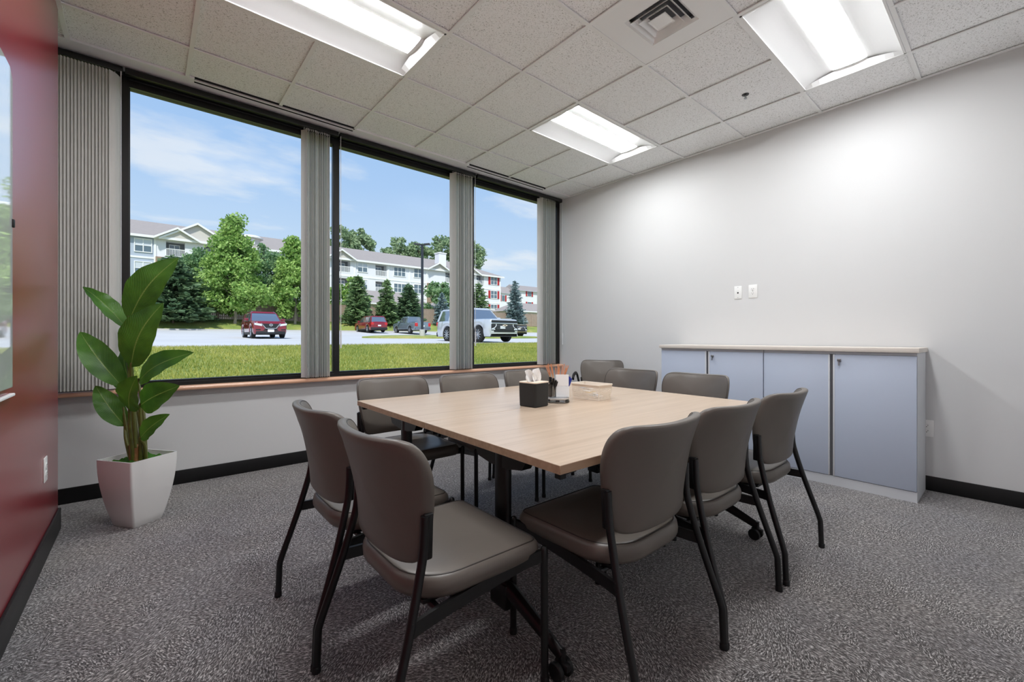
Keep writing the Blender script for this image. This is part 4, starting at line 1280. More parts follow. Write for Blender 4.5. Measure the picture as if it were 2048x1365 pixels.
def conifer(x, y, h, rw, mat, label, seed, whorls=26, dens=11, z0=None, power=0.85, droop=0.22, leaf=0.11, skirt=0.06, group='conifers along the fence'):
    r_ = np.random.default_rng(seed)
    zb = gz(y) if z0 is None else z0
    t_ = empty('conifer_tree', (x, y, zb), label=label, cat='tree', group=group)
    Cs, As, Bs = [], [], []
    for k in range(whorls):
        t0 = k / whorls
        zc = h * (skirt + (1 - skirt) * t0)
        L = rw * (1 - t0) ** power * (0.85 + 0.3 * r_.random()) + 0.05
        nb = max(5, int(dens * (1 - 0.55 * t0)))
        for b_ in range(nb):
            an = 2 * np.pi * (b_ + r_.random()) / nb
            Lb = L * (0.75 + 0.4 * r_.random()); m_ = max(4, int(Lb / leaf * 1.5))
            s_ = (0.15 + 0.85 * r_.random(m_)) * Lb
            d = np.array([np.cos(an), np.sin(an), 0.0]); sdv = np.array([-np.sin(an), np.cos(an), 0.0])
            zz = zc - droop * s_ + 0.16 * (s_ / max(Lb, 0.01)) ** 2 * Lb + r_.normal(size=m_) * 0.05
            sp = (r_.random(m_) - 0.5) * 0.5 * (1.15 - s_ / Lb) * Lb
            P = d[None] * s_[:, None] + sdv[None] * sp[:, None]; P[:, 2] = zz
            A = unit(d[None] + 0.6 * np.sign(sp)[:, None] * sdv[None] + r_.normal(size=(m_, 3)) * 0.25)
            B = unit(np.cross(A, np.array([0, 0, 1.0])[None] + r_.normal(size=(m_, 3)) * 0.6))
            q_ = leaf * (0.7 + 0.7 * r_.random((m_, 1)))
            Cs.append(P); As.append(A * q_ * 1.5); Bs.append(B * q_ * 0.5)
    m_ = 14; zz = h * (0.93 + 0.07 * r_.random(m_))
    Cs.append(np.stack([r_.normal(size=m_) * 0.04, r_.normal(size=m_) * 0.04, zz], 1)); As.append(np.tile([[0.02, 0, 0.14]], (m_, 1))); Bs.append(unit(r_.normal(size=(m_, 3))) * 0.05)
    V, F = quads(np.concatenate(Cs), np.concatenate(As), np.concatenate(Bs))
    tri_cloud('branches', mat, V, F, t_)
    MB().tube([(0, 0, -0.1), (0, 0, h * 0.97)], [0.09 * h / 6, 0.01], 7).build('trunk', 'bark', t_)
    return t_
def base(u, y):
    return at_y(u, HOR, y).x
def height(u, v, y):
    return at_y(u, v, y).z - gz(y)
egg = lambda t: max(0.05, math.sin(math.pi * min(1, t ** 0.62)) ** 0.7) if t < 0.98 else 0.1
cone = lambda t: max(0.05, (1 - t) ** 0.75 * min(1, 0.45 + t * 4))
ball = lambda t: max(0.08, math.sin(math.pi * (0.12 + 0.86 * t)) ** 0.6)
YF = 47.7                                   # fence line
# left window
conifer(base(346, 45.6), 45.6, height(346, 512, 45.6), 3.0, 'leaf_dark', 'dark spreading pine behind the top leaf of the potted plant', 21, 30, 18, power=0.55, droop=0.12, leaf=0.16)
broadleaf(base(394, 51.5), 51.5, height(394, 498, 51.5), 2.9, egg, 'leaf_mid', 'bark', 'loose green tree between the dark pine and the bright maple', 22, 90, 110, 0.115)
broadleaf(base(470, 45.8), 45.8, height(463, 438, 45.8), 3.4, cone, 'leaf_maple', 'bark_pale', 'bright green maple in the left window, tallest tree in view', 23, 140, 150, 0.105, bare=0.13)
broadleaf(base(528, 51.6), 51.6, height(524, 490, 51.6), 2.9, egg, 'leaf_mid', 'bark', 'blue-green tree behind the bright maple, above the red car', 24, 100, 110, 0.11)
broadleaf(base(590, 46.0), 46.0, height(590, 466, 46.0), 2.7, cone, 'leaf_maple', 'bark_pale', 'bright green maple at the right side of the left window', 25, 120, 140, 0.105, bare=0.11)
# farther left, hidden from the photo by the red wall side of the frame
broadleaf(-8.5, 45.5, 8.6, 3.0, cone, 'leaf_maple', 'bark_pale', 'bright maple left of the dark pine, past the photo edge', 61, 100, 120, 0.11, bare=0.12)
conifer(-14.5, 45.6, 6.8, 2.2, 'leaf_pine', 'green spruce farther left than the photo shows', 62, 26, 16, power=0.6, leaf=0.15)
# middle window
broadleaf(base(697, 51.5), 51.5, height(697, 556, 51.5), 2.6, egg, 'leaf_maple', 'bark', 'yellow-green bushy tree at the left side of the middle window', 26, 50, 80, 0.14)
conifer(base(716, 46.3), 46.3, height(716, 551, 46.3), 1.75, 'leaf_pine', 'bushy green spruce left of the rear-facing red car', 27, 26, 17, power=0.5, leaf=0.15)
conifer(base(774, 46.5), 46.5, height(774, 559, 46.5), 1.6, 'leaf_pine', 'slim ragged spruce between the red car and the pickup', 28, 24, 13, power=0.6, leaf=0.14)
conifer(base(817, 46.5), 46.5, height(817, 568, 46.5), 1.95, 'leaf_dark', 'full dark green spruce behind the pickup truck', 29, 26, 18, power=0.62, leaf=0.15)
conifer(base(884, 46.8), 46.8, height(884, 586, 46.8), 1.3, 'leaf_blue', 'small blue spruce behind the tail of the silver car', 30, 20, 12, power=0.7, leaf=0.13)
broadleaf(base(884, 51.4), 51.4, height(884, 560, 51.4), 2.5, ball, 'leaf_mid', 'bark', 'round green tree beside the stone pier of the building', 31, 50, 80, 0.14)
# right window
conifer(base(957, 49.8), 49.8, height(957, 566, 49.8), 1.9, 'leaf_pine', 'green tree just right of the second blind stack', 32, 22, 14, power=0.5, leaf=0.14)
conifer(base(1030, 46.8), 46.8, height(1030, 561, 46.8), 1.75, 'leaf_blue', 'tall blue spruce in the right window', 33, 26, 15, power=0.72, leaf=0.14)
# tall trees behind the building
for k, (u, v, y, rw, lb) in enumerate(((684, 452, 96, 4.2, 'tall tree behind the roof at the left edge of the middle window'), (719, 460, 96, 3.6, 'tall tree behind the roof, second from the left in the middle window'),
                                     (800, 478, 98, 4.2, 'tall tree rising behind the roof left of the lamp post'), (838, 484, 98, 4.0, 'tall tree behind the roof next to the lamp post head'),
                                     (884, 474, 98, 5.2, 'tall tree behind the roof beside the white chimney'), (943, 483, 112, 4.4, 'tall tree behind the roof right of the second blind stack'))):
    hh = at_y(u, v, y).z - 4.0
    broadleaf(at_y(u, HOR, y).x, y, hh, rw, lambda t: 0.25 if t < 0.45 else max(0.1, math.sin(math.pi * (0.1 + 0.88 * (t - 0.4) / 0.6)) ** 0.6), 'leaf_far', 'bark', lb, 40 + k, 60, 70, 0.26, z0=4.0, trunk=0.3, bare=0.35, group='tall trees behind the building')

# ================================================================== board fence
fn = empty('board_fence', (0, YF, gz(YF)), label='long brown board fence behind the car park', cat='fence')
xa, xb = -48.0, 54.0; n = 42; pw = (xb - xa) / n
for k in range(n):
    x0 = xa + k * pw
    pb = MB(); nb = 16
    for i in range(nb):
        w_ = (pw - 0.12) / nb; x = x0 + 0.12 + i * w_
        pb.box(x + 0.006, x + w_ - 0.006, -0.012 - 0.006 * (i % 2), 0.012, 0.05, 1.92)
    o_ = pb.build('fence_boards', 'fence_wood', fn, smooth=False); o_['kind'] = 'stuff'
    MB().box(x0 + 0.12, x0 + pw, -0.03, 0.03, 1.92, 2.0).build('top_rail', 'fence_wood', fn, smooth=False)
    MB().box(x0 + 0.12, x0 + pw, 0.012, 0.05, 0.25, 0.34).build('back_rail', 'fence_wood', fn, smooth=False)
    MB().box(x0, x0 + 0.12, -0.06, 0.06, -0.3, 2.06).build('post', 'fence_wood', fn, smooth=False)

# ================================================================== apartment building across the car park
FY, ZE, ZR, ZG = 72.0, 14.55, 18.1, 3.0
ab = empty('apartment_building', (20, FY, ZG), label='long three-storey white apartment building with grey roof', cat='building')
def A(p): return (p[0] - 20, p[1] - FY, p[2] - ZG)
def part(m_, name, mat, parent=ab, smooth=False):
    m_.v = [A(p) for p in m_.v]
    return m_.build(name, mat, parent, smooth=smooth)
def balc_hole(x0, x1, z0, z1): return (x0, x1, z0, z1)
WIN, BAL, HOLES = [], [], []
def win(x0, x1, z0, z1, cols, shutters=False, blind=0.0, y=FY): WIN.append((x0, x1, z0, z1, cols, shutters, blind, y))
def bal(x0, x1, z0, z1): BAL.append((x0, x1, z0, z1)); HOLES.append((x0, x1, z0, z1))
FL = 3.0
# left wing windows (blue-grey siding)
for dz, bl_ in ((0, 0.5), (-FL, 0.6), (-2 * FL, 0)):
    win(-3.35, -1.73, 12.42 + dz, 14.03 + dz, 2, False, bl_)
    win(-8.0, -6.4, 12.42 + dz, 14.03 + dz, 2, False, 0.3)
    bal(-12.4, -10.2, 12.15 + dz, 14.2 + dz); win(-15.8, -14.2, 12.42 + dz, 14.03 + dz, 2); win(-20.0, -18.4, 12.42 + dz, 14.03 + dz, 2, False, 0.5)
    bal(-0.21, 1.83, 12.15 + dz, 14.19 + dz); bal(3.97, 6.0, 12.12 + dz, 14.2 + dz)
    win(8.6, 10.2, 12.45 + dz, 14.0 + dz, 2, False, 0.3)
    win(12.4, 13.9, 12.5 + dz, 13.9 + dz, 2, False, 0.2)
    win(15.6, 17.4, 12.5 + dz, 14.0 + dz, 2); bal(18.6, 20.6, 12.2 + dz, 14.25 + dz)
    bal(22.4, 24.48, 12.26 + dz, 14.3 + dz); win(25.8, 27.4, 12.64 + dz, 14.22 + dz, 2, False, 0.55)
    bal(28.95, 31.07, 12.18 + dz, 14.22 + dz); win(32.46, 34.65, 12.55 + dz, 14.06 + dz, 3, False, 0.25 if dz == 0 else 0)
    win(36.5, 38.2, 12.63 + dz, 14.2 + dz, 2)
    bal(43.4, 45.4, 12.2 + dz, 14.25 + dz); win(46.8, 48.6, 12.6 + dz, 14.2 + dz, 2)
    bal(51.05, 53.03, 12.3 + dz, 14.43 + dz)
    win(54.85, 56.5, 12.73 + dz, 14.3 + dz, 2, True)
# wall sections; the gabled bays stand forward a little in colour only
SECT = [(-22, -1.35, 'siding_blue'), (-1.35, 7.2, 'siding_white'), (7.2, 18.0, 'siding_blue'), (18.0, 25.3, 'siding_white'), (25.3, 39.2, 'siding_white'), (39.2, 46.0, 'siding_white'), (46.0, 57.6, 'siding_white')]
for x0, x1, mt in SECT:
    part(MB().holed(x0, x1, ZG, ZE, [h_ for h_ in HOLES if x0 <= h_[0] and h_[1] <= x1], FY, 1.4), 'wall', mt)
part(MB().box(57.5, 57.6, FY, FY + 16, ZG, ZE), 'wall', 'siding_white')
part(MB().box(-22, 57.6, FY + 15.9, FY + 16, ZG, ZE), 'wall', 'siding_white')
for dz in (0, -FL, -2 * FL):     # belt boards between storeys
    part(MB().box(-22, 57.65, FY - 0.06, FY, 11.55 + dz, 11.80 + dz), 'belt_board', 'trim_white')
for x in (-1.35, 7.2, 18.0, 25.3, 31.4, 35.6, 39.2, 46.0, 57.45):
    part(MB().box(x - 0.12, x + 0.12, FY - 0.08, FY, ZG, ZE), 'corner_board', 'trim_white')
for x0, x1, z0, z1, cols_, sh, bl_, y in WIN:
    if z0 < 8.0 and not sh: continue            # ground floor hides behind fence and garages
    fr_ = MB()
    e_ = 0.10
    for b_ in ((x0 - e_, x1 + e_, z0 - e_, z0), (x0 - e_, x1 + e_, z1, z1 + e_), (x0 - e_, x0, z0, z1), (x1, x1 + e_, z0, z1)):
        fr_.box(b_[0], b_[1], y - 0.10, y - 0.001, b_[2], b_[3])
    w_ = (x1 - x0) / cols_
    for k in range(1, cols_): fr_.box(x0 + k * w_ - 0.05, x0 + k * w_ + 0.05, y - 0.09, y - 0.001, z0, z1)
    fr_.box(x0, x1, y - 0.08, y - 0.001, (z0 + z1) / 2 - 0.035, (z0 + z1) / 2 + 0.035)
    f_ = part(fr_, 'window', 'trim_white')
    for k in range(cols_):
        for lo_, hi_ in ((z0, (z0 + z1) / 2), ((z0 + z1) / 2, z1)):
            mt = 'blind_pale' if (hi_ == z1 and bl_ > 0.4) else 'house_glass'
            part(MB().box(x0 + k * w_, x0 + (k + 1) * w_, y - 0.04, y - 0.002, lo_, hi_), 'pane', mt, f_)
    if sh:
        for xs_ in ((x0 - 0.65, x0 - 0.14), (x1 + 0.14, x1 + 0.65)):
            part(MB().box(xs_[0], xs_[1], y - 0.12, y - 0.001, z0 - 0.05, z1 + 0.05), 'shutter', 'shutter_red')
for x0, x1, z0, z1 in BAL:
    if z0 < 8.0: continue
    part(MB().box(x0, x1, FY + 1.35, FY + 1.40, z0, z1), 'balcony_wall', 'balcony_grey')
    d_ = part(MB().box(x0 + 0.35, x1 - 0.5, FY + 1.29, FY + 1.35, z0, z1 - 0.25), 'balcony_door', 'trim_white')
    xm = (x0 + 0.35 + x1 - 0.5) / 2
    for a_, b_ in ((x0 + 0.43, xm - 0.05), (xm + 0.05, x1 - 0.58)):
        part(MB().box(a_, b_, FY + 1.27, FY + 1.29, z0 + 0.1, z1 - 0.35), 'pane', 'house_glass', d_)
    rl = MB(); rl.box(x0, x1, FY - 0.02, FY + 0.05, z0 + 0.95, z0 + 1.03); rl.box(x0, x1, FY - 0.02, FY + 0.05, z0 - 0.08, z0 + 0.08)
    nb = 12
    for k in range(nb + 1):
        x = x0 + (x1 - x0 - 0.06) * k / nb
        rl.box(x, x + 0.06, FY - 0.01, FY + 0.04, z0 + 0.08, z0 + 0.95)
    part(rl, 'railing', 'trim_white')
# main roof, hipped at the right end
rf = MB(); yr = FY + 8
E0, E1 = FY - 0.5, FY + 16.5
rf.poly([(-23, E0, ZE), (58.2, E0, ZE), (51.5, yr, ZR), (-23, yr, ZR)])
rf.poly([(58.2, E1, ZE), (-23, E1, ZE), (-23, yr, ZR), (51.5, yr, ZR)])
rf.poly([(58.2, E0, ZE), (58.2, E1, ZE), (51.5, yr, ZR)])
rf.poly([(-23, E0, ZE), (-23, yr, ZR), (-23, E1, ZE)]); rf.poly([(-23, E0, ZE), (-23, E1, ZE), (58.2, E1, ZE), (58.2, E0, ZE)])
roof_ = part(rf, 'roof', 'roof_shingle')
part(MB().box(-23, 58.25, FY - 0.58, FY - 0.46, ZE - 0.28, ZE + 0.03), 'gutter', 'trim_white', roof_)
def gable(x0, x1, zb, za, yf, yb_, name='gable', ofs=0.35):
    xm = (x0 + x1) / 2
    g_ = MB()
    g_.poly([(x0, yf, zb), (x1, yf, zb), (xm, yf, za)])
    gg = part(g_, name, 'siding_beige')
    r_ = MB()
    th = 0.18
    for a_, b_ in (((x0 - ofs, zb - 0.12), (xm, za + 0.1)), ((xm, za + 0.1), (x1 + ofs, zb - 0.12))):
        r_.poly([(a_[0], yf - 0.4, a_[1]), (b_[0], yf - 0.4, b_[1]), (b_[0], yb_, b_[1]), (a_[0], yb_, a_[1])])
    part(r_, 'gable_roof', 'roof_shingle', gg)
    t_ = MB()
    for a_, b_ in (((x0 - ofs, zb - 0.12), (xm, za + 0.1)), ((xm, za + 0.1), (x1 + ofs, zb - 0.12))):
        t_.prism([(a_[0], a_[1] - 0.24), (b_[0], b_[1] - 0.24), (b_[0], b_[1] + 0.03), (a_[0], a_[1] + 0.03)], yf - 0.45, yf - 0.2, axis='Y')
    part(t_, 'barge_board', 'trim_white', gg)
gable(-1.2, 3.2, ZE, 15.9, FY - 0.55, FY + 4)
gable(-0.6, 7.0, ZE, 16.9, FY - 0.35, FY + 7)
gable(20.6, 25.0, ZE, 15.9, FY - 0.55, FY + 4)
gable(39.4, 43.8, ZE, 15.75, FY - 0.55, FY + 4)
gable(47.5, 51.5, ZE, 15.6, FY - 0.55, FY + 4)
# cupola
cpx = 9.85
cu = MB().lathe([(1.35, 14.8), (1.35, 16.25)], (cpx, FY + 1.6, 0), 8); cu_ = part(cu, 'cupola', 'siding_beige')
part(MB().lathe([(1.75, 16.2), (1.75, 16.35), (1.2, 16.62), (0.05, 16.78)], (cpx, FY + 1.6, 0), 16), 'cupola_roof', 'trim_white', cu_)
part(MB().box(cpx - 0.4, cpx + 0.4, FY + 0.28, FY + 0.34, 15.25, 16.0), 'cupola_window', 'trim_white', cu_)
part(MB().box(42.5, 44.2, FY + 1.0, FY + 2.6, ZE, 18.1), 'chimney', 'siding_white')
part(MB().box(42.4, 44.3, FY + 0.9, FY + 2.7, 18.1, 18.3), 'chimney_cap', 'trim_white')
part(MB().box(39.2, 40.6, FY - 0.5, FY, ZG, 11.7), 'stone_pier', 'stone_brown')
part(MB().box(-1.3, -0.4, FY - 0.4, FY, ZG, 11.9), 'stone_pier', 'stone_brown')

# second building farther right
b2 = empty('far_house', (78, 86, 3.2), label='far white house with red shutters at the right edge of the view', cat='building')
def part2(m_, name, mat, parent=b2):
    m_.v = [(p[0] - 78, p[1] - 86, p[2] - 3.2) for p in m_.v]
    return m_.build(name, mat, parent, smooth=False)
part2(MB().box(67.0, 95, 86, 97, 3.2, 12.9), 'wall', 'siding_white')
part2(MB().box(74.0, 95, 85, 86, 3.2, 13.9), 'wall', 'siding_white')
r_ = MB()
r_.poly([(73.2, 84.4, 13.9), (96, 84.4, 13.9), (96, 91, 16.2), (76, 91, 16.2)]); r_.poly([(73.2, 84.4, 13.9), (76, 91, 16.2), (76, 97, 13.9), (73.2, 97, 13.9)])
r_.poly([(66.5, 85.6, 12.9), (76, 85.6, 12.9), (76, 91, 15.3), (68.5, 91, 15.3)]); r_.poly([(66.5, 85.6, 12.9), (68.5, 91, 15.3), (66.5, 97, 12.9)])
part2(r_, 'roof', 'roof_shingle')
for x0, x1, z0, z1, y in ((77.5, 78.9, 12.5, 14.0, 85), (77.5, 78.9, 9.4, 10.9, 85), (69.2, 70.2, 10.8, 12.3, 86)):
    z1 = min(z1, 13.8)
    f_ = part2(MB().box(x0 - 0.08, x1 + 0.08, y - 0.06, y - 0.001, z0 - 0.08, z1 + 0.08), 'window', 'trim_white')
    part2(MB().box(x0, x1, y - 0.08, y - 0.06, z0, z1), 'pane', 'house_glass', f_)
    for xs_ in ((x0 - 0.62, x0 - 0.12), (x1 + 0.12, x1 + 0.62)):
        part2(MB().box(xs_[0], xs_[1], y - 0.09, y - 0.001, z0 - 0.05, z1 + 0.05), 'shutter', 'shutter_red')

# row of low garages behind the fence
for k, (x0, x1, lb) in enumerate(((18.0, 30.5, 'low garage with hipped grey roof behind the fence, middle window left'), (31.5, 42.0, 'low garage with long grey roof behind the fence, beside the lamp post'), (46.5, 62.0, 'low garage with grey roof behind the fence in the right window'))):
    g_ = empty('garage', ((x0 + x1) / 2, 58, 3.0), label=lb, cat='garage', group='garages behind the fence')
    h = (x1 - x0) / 2
    MB().box(-h, h, -3, 3, 0, 2.9).build('wall', 'siding_beige', g_, smooth=False)
    r_ = MB(); e_ = 0.4; zt = (4.9, 4.3, 4.6)[k]
    c4 = [(-h - e_, -3 - e_, 2.85), (h + e_, -3 - e_, 2.85), (h + e_, 3 + e_, 2.85), (-h - e_, 3 + e_, 2.85)]; ra, rb_ = (-h + 3, 0, zt), (h - 3, 0, zt)
    r_.poly([c4[0], c4[1], rb_, ra]); r_.poly([c4[2], c4[3], ra, rb_]); r_.poly([c4[1], c4[2], rb_]); r_.poly([c4[3], c4[0], ra])
    r_.build('roof', 'roof_shingle', g_, smooth=False)
    MB().box(-h - e_, h + e_, -3 - e_ - 0.08, -3 - e_, 2.68, 2.88).build('gutter', 'trim_white', g_, smooth=False)

# ================================================================== lamp post on a grass island
lp = at_d(844.5, HOR, 34.5); lpz = gz(lp.y) + 0.16
isl = MB(); n = 28
ring0 = [(lp.x + 4.2 + 9.0 * math.cos(2 * math.pi * k / n), lp.y + 0.2 + 2.9 * math.sin(2 * math.pi * k / n)) for k in range(n)]
isl.rings([[(x, y, gz(y) - 0.02) for x, y in ring0], [(x, y, gz(y) + 0.10) for x, y in ring0], [(x, y, gz(y) + 0.17) for x, y in shrink(ring0, 0.9)]])
struct(isl.build('grass_island', 'lawn', smooth=False))
le = empty('lamp_post', (lp.x, lp.y, lpz), label='tall dark parking lot lamp post with two flat heads', cat='lamp post')
ph = at_d(844.5, 489, 34.5).z - lpz
MB().lathe([(0.22, -0.02), (0.22, 0.5), (0.20, 0.52)], n=14).build('footing', 'kerb', le)
MB().box(-0.075, 0.075, -0.075, 0.075, 0.5, ph).build('pole', 'pole_dark', le, smooth=False)
for sg in (-1, 1):
    hd = MB(); Mx = Matrix.Translation((0, 0, ph - 0.03)) @ Matrix.Rotation(-YAW, 4, 'Z') @ Matrix.Rotation(R(-6 * sg), 4, 'Y')
    hd.rbox(*sorted((sg * 0.12, sg * 0.62)), -0.2, 0.2, -0.06, 0.05, 0.03, 2, Mx); hd.build('lamp_head', 'pole_dark', le)

# ================================================================== cars
def car(name, x, y, heading, S, paint, label, kind='suv'):
    """local +Y is forward; S holds the dimensions"""
    L, Wd, H, belt, hood, rw = S['L'], S['W'], S['H'], S['belt'], S['hood'], S['rw']
    gc = S['gc']; hw = Wd / 2; yf, yr_ = L / 2 - S['fo'], -L / 2 + S['ro']      # axles
    zg = gz(y)
    c_ = empty(name, (x, y, zg), heading, label=label, cat='car' if kind != 'pickup' else 'pickup truck', group='cars in the car park')
    cowl = S['cowl']; ra = rw + 0.07
    ys_ = sorted(set([-L / 2, -L / 2 + 0.04, -L / 2 + 0.12, L / 2 - 0.12, L / 2 - 0.04, L / 2] + list(np.linspace(-L / 2 + 0.2, L / 2 - 0.2, 44)) +
                     [a_ + s_ * ra * q for a_ in (yf, yr_) for s_ in (-1, 1) for q in (1.0, 0.96, 0.85)]))
    rings = []
    for yy in ys_:
        zb = gc
        for a_ in (yf, yr_):
            if abs(yy - a_) < ra: zb = max(zb, rw + math.sqrt(ra * ra - (yy - a_) ** 2) * 0.98)
        fr_ = (yy + L / 2) / L
        if yy > cowl:
            q = (yy - cowl) / (L / 2 - cowl); zt = belt + 0.02 - (belt + 0.02 - hood) * q ** 1.6
        else: zt = belt
        if kind == 'pickup' and yy < S['bed']: zt = belt + 0.02
        e_ = max(0.0, (abs(yy) - (L / 2 - 0.35)) / 0.35)
        w_ = hw * (1 - 0.13 * e_ ** 2.2)
        if abs(yy) > L / 2 - 0.03: zb += 0.05; zt -= 0.05
        zt = max(zt, zb + 0.10)
        hh = zt - zb
        half = [(w_ * 0.93, zb), (w_ * 0.985, zb + 0.16 * hh), (w_, zb + 0.45 * hh), (w_ * 0.985, zb + 0.78 * hh), (w_ * 0.94, zt - 0.03), (w_ * 0.86, zt), (w_ * 0.45, zt + 0.02)]
        rg_ = [(a_, yy, b_) for a_, b_ in half] + [(-a_, yy, b_) for a_, b_ in reversed(half)]
        rings.append(rg_)
    MB().rings(rings).build('body', paint, c_, angle=50)
    MB().box(-hw * 0.9, hw * 0.9, -L / 2 + 0.2, L / 2 - 0.2, gc - 0.02, gc + 0.12).build('underbody', 'car_trim', c_, smooth=False)
    # greenhouse
    g0, g1, r0, r1 = S['g0'], cowl, S['r0'], S['r1']      # belt rear, belt front, roof rear, roof front
    def loop(q, grow=0.0):
        ya, yb_ = g0 + (r0 - g0) * q, g1 + (r1 - g1) * q
        w_ = hw * (0.92 - 0.17 * q) + grow
        z = belt - 0.02 + (H - 0.05 - belt + 0.02) * q
        pts = rrect(2 * w_, (yb_ - ya) + 2 * grow, 0.12, 4, 0, (ya + yb_) / 2)
        return [(a_, b_, z) for a_, b_ in pts]
    gh = MB().rings([loop(0), loop(0.5), loop(0.97)]).build('windows', 'car_glass', c_, angle=40)
    rr = [loop(0.90, 0.012), loop(0.97, 0.012)]
    top = [(a_ * 0.93, b_ * 1.0, H - 0.012) for a_, b_, _ in loop(1.0)]; top2 = [(a_ * 0.6, (b_ - (r0 + r1) / 2) * 0.6 + (r0 + r1) / 2, H) for a_, b_, _ in loop(1.0)]
    MB().rings(rr + [top, top2]).build('roof', paint, c_, angle=40)
    pil = MB()
    def pillar(y0, y1, wd, sx):
        w0, w1 = hw * 0.92 + 0.004, hw * 0.75 + 0.008
        pil.rings([[(sx * w0, y0 - wd, belt - 0.02), (sx * w0, y0 + wd, belt - 0.02), (sx * (w0 - 0.05), y0 + wd, belt - 0.02), (sx * (w0 - 0.05), y0 - wd, belt - 0.02)],
                   [(sx * w1, y1 - wd, H - 0.07), (sx * w1, y1 + wd, H - 0.07), (sx * (w1 - 0.05), y1 + wd, H - 0.07), (sx * (w1 - 0.05), y1 - wd, H - 0.07)]])
    for sx in (-1, 1):
        pillar(g1 - 0.05, r1 - 0.05, 0.05, sx); pillar(g0 + 0.10, r0 + 0.10, 0.10, sx)
        for a_ in S['pillars']: pillar(a_, a_, 0.045, sx)
    pil.build('pillars', paint, c_, smooth=False)
    for a_ in (yf, yr_):
        for sx in (-1, 1):
            w_ = MB().lathe([(rw * 0.55, -0.11), (rw * 0.9, -0.115), (rw, -0.09), (rw, 0.09), (rw * 0.9, 0.115), (rw * 0.62, 0.11)], (sx * (hw - 0.125), a_, rw), 26, axis='X').build('wheel', 'tyre', c_)
            rm = MB(); xo = sx * (hw - 0.125 + 0.085)
            rm.lathe([(rw * 0.70, -0.012), (rw * 0.70, 0.02 * 1), (rw * 0.62, 0.024), (rw * 0.62, -0.012)], (xo, a_, rw), 26, axis='X', cap=False)
            for k in range(10):
                an = 2 * math.pi * k / 10; dx_ = (math.cos(an), math.sin(an))
                p0 = (xo + sx * 0.012, a_ + 0.05 * dx_[0], rw + 0.05 * dx_[1]); p1 = (xo + sx * 0.016, a_ + rw * 0.66 * dx_[0], rw + rw * 0.66 * dx_[1])
                rm.tube([p0, p1], 0.024, 5)
            rm.lathe([(0.07, -0.01), (0.07, 0.03), (0.02, 0.035)], (xo, a_, rw), 12, axis='X')
            rm.build('rim', 'rim', w_)
    for sx in (-1, 1):
        mr = MB().rbox(*sorted((sx * (hw - 0.02), sx * (hw + 0.20))), g1 - 0.42, g1 - 0.28, belt + 0.0, belt + 0.17, 0.04).build('mirror', paint, c_)
        for ya in S['handles']:
            MB().rbox(*sorted((sx * (hw - 0.03), sx * (hw + 0.015))), ya - 0.09, ya + 0.09, belt - 0.20, belt - 0.165, 0.01).build('door_handle', paint, c_)
        sk = MB().box(*sorted((sx * (hw * 0.90), sx * (hw * 0.985))), yr_ + ra, yf - ra, gc - 0.01, gc + 0.14).build('sill_trim', 'car_trim', c_, smooth=False)
        rl = MB().tube([(sx * hw * 0.66, r0 + 0.2, H - 0.02), (sx * hw * 0.67, r0 + 0.3, H + 0.03), (sx * hw * 0.67, r1 - 0.3, H + 0.03), (sx * hw * 0.66, r1 - 0.2, H - 0.02)], 0.016, 6)
        if kind != 'pickup': rl.build('roof_rail', 'steel', c_)
    F_ = L / 2; B_ = -L / 2
    fw = hw * 0.86
    if S['face'] == 'vee':
        MB().prism([(-0.44, hood - 0.12), (0.44, hood - 0.12), (0.30, hood - 0.42), (-0.30, hood - 0.42)], F_ - 0.06, F_ + 0.02, axis='Y').build('grille', 'car_trim', c_, smooth=False)
        MB().tube([(-0.50, F_ + 0.02, hood - 0.10), (-0.27, F_ + 0.035, hood - 0.40), (0.27, F_ + 0.035, hood - 0.40), (0.50, F_ + 0.02, hood - 0.10)], 0.034, 6).build('grille_chrome', 'chrome', c_)
        em = MB().lathe([(0.085, 0.0), (0.085, 0.02), (0.06, 0.022), (0.06, 0.0)], (0, F_ + 0.02, hood - 0.20), 20, axis='Y'); em.box(-0.105, 0.105, F_ + 0.02, F_ + 0.045, hood - 0.22, hood - 0.18)
        em.build('emblem', 'chrome', c_)
        MB().rbox(-0.17, 0.17, F_ + 0.005, F_ + 0.03, hood - 0.62, hood - 0.46, 0.006).build('number_plate', 'plate_white', c_)
        MB().rbox(-fw, fw, F_ - 0.20, F_ + 0.005, gc + 0.0, gc + 0.20, 0.03).build('bumper', 'car_trim', c_)
        MB().prism([(-0.30, hood - 0.42), (0.30, hood - 0.42), (0.42, gc + 0.2), (-0.42, gc + 0.2)], F_ - 0.05, F_ + 0.004, axis='Y').build('lower_grille', 'car_trim', c_, smooth=False)
        for sx in (-1, 1):
            MB().prism([(sx * 0.50, hood - 0.14), (sx * 0.86, hood - 0.08), (sx * 0.86, hood - 0.20), (sx * 0.46, hood - 0.27)][::sx], F_ - 0.12, F_ + 0.012, axis='Y').build('headlamp', 'headlamp', c_, smooth=False)
            MB().rbox(*sorted((sx * 0.54, sx * 0.80)), F_ - 0.05, F_ + 0.012, hood - 0.52, hood - 0.44, 0.02).build('fog_lamp', 'car_trim', c_)
    elif S['face'] == 'big':
        MB().rbox(-fw * 0.98, fw * 0.98, F_ - 0.06, F_ + 0.015, hood - 0.19, hood - 0.06, 0.02).build('upper_grille', 'car_trim', c_)
        MB().rbox(-fw * 0.95, fw * 0.95, F_ - 0.04, F_ + 0.03, hood - 0.245, hood - 0.195, 0.01).build('grille_chrome', 'chrome', c_)
        gl = MB().rbox(-fw, fw, F_ - 0.06, F_ + 0.018, hood - 0.60, hood - 0.25, 0.03).build('grille', 'car_trim', c_)
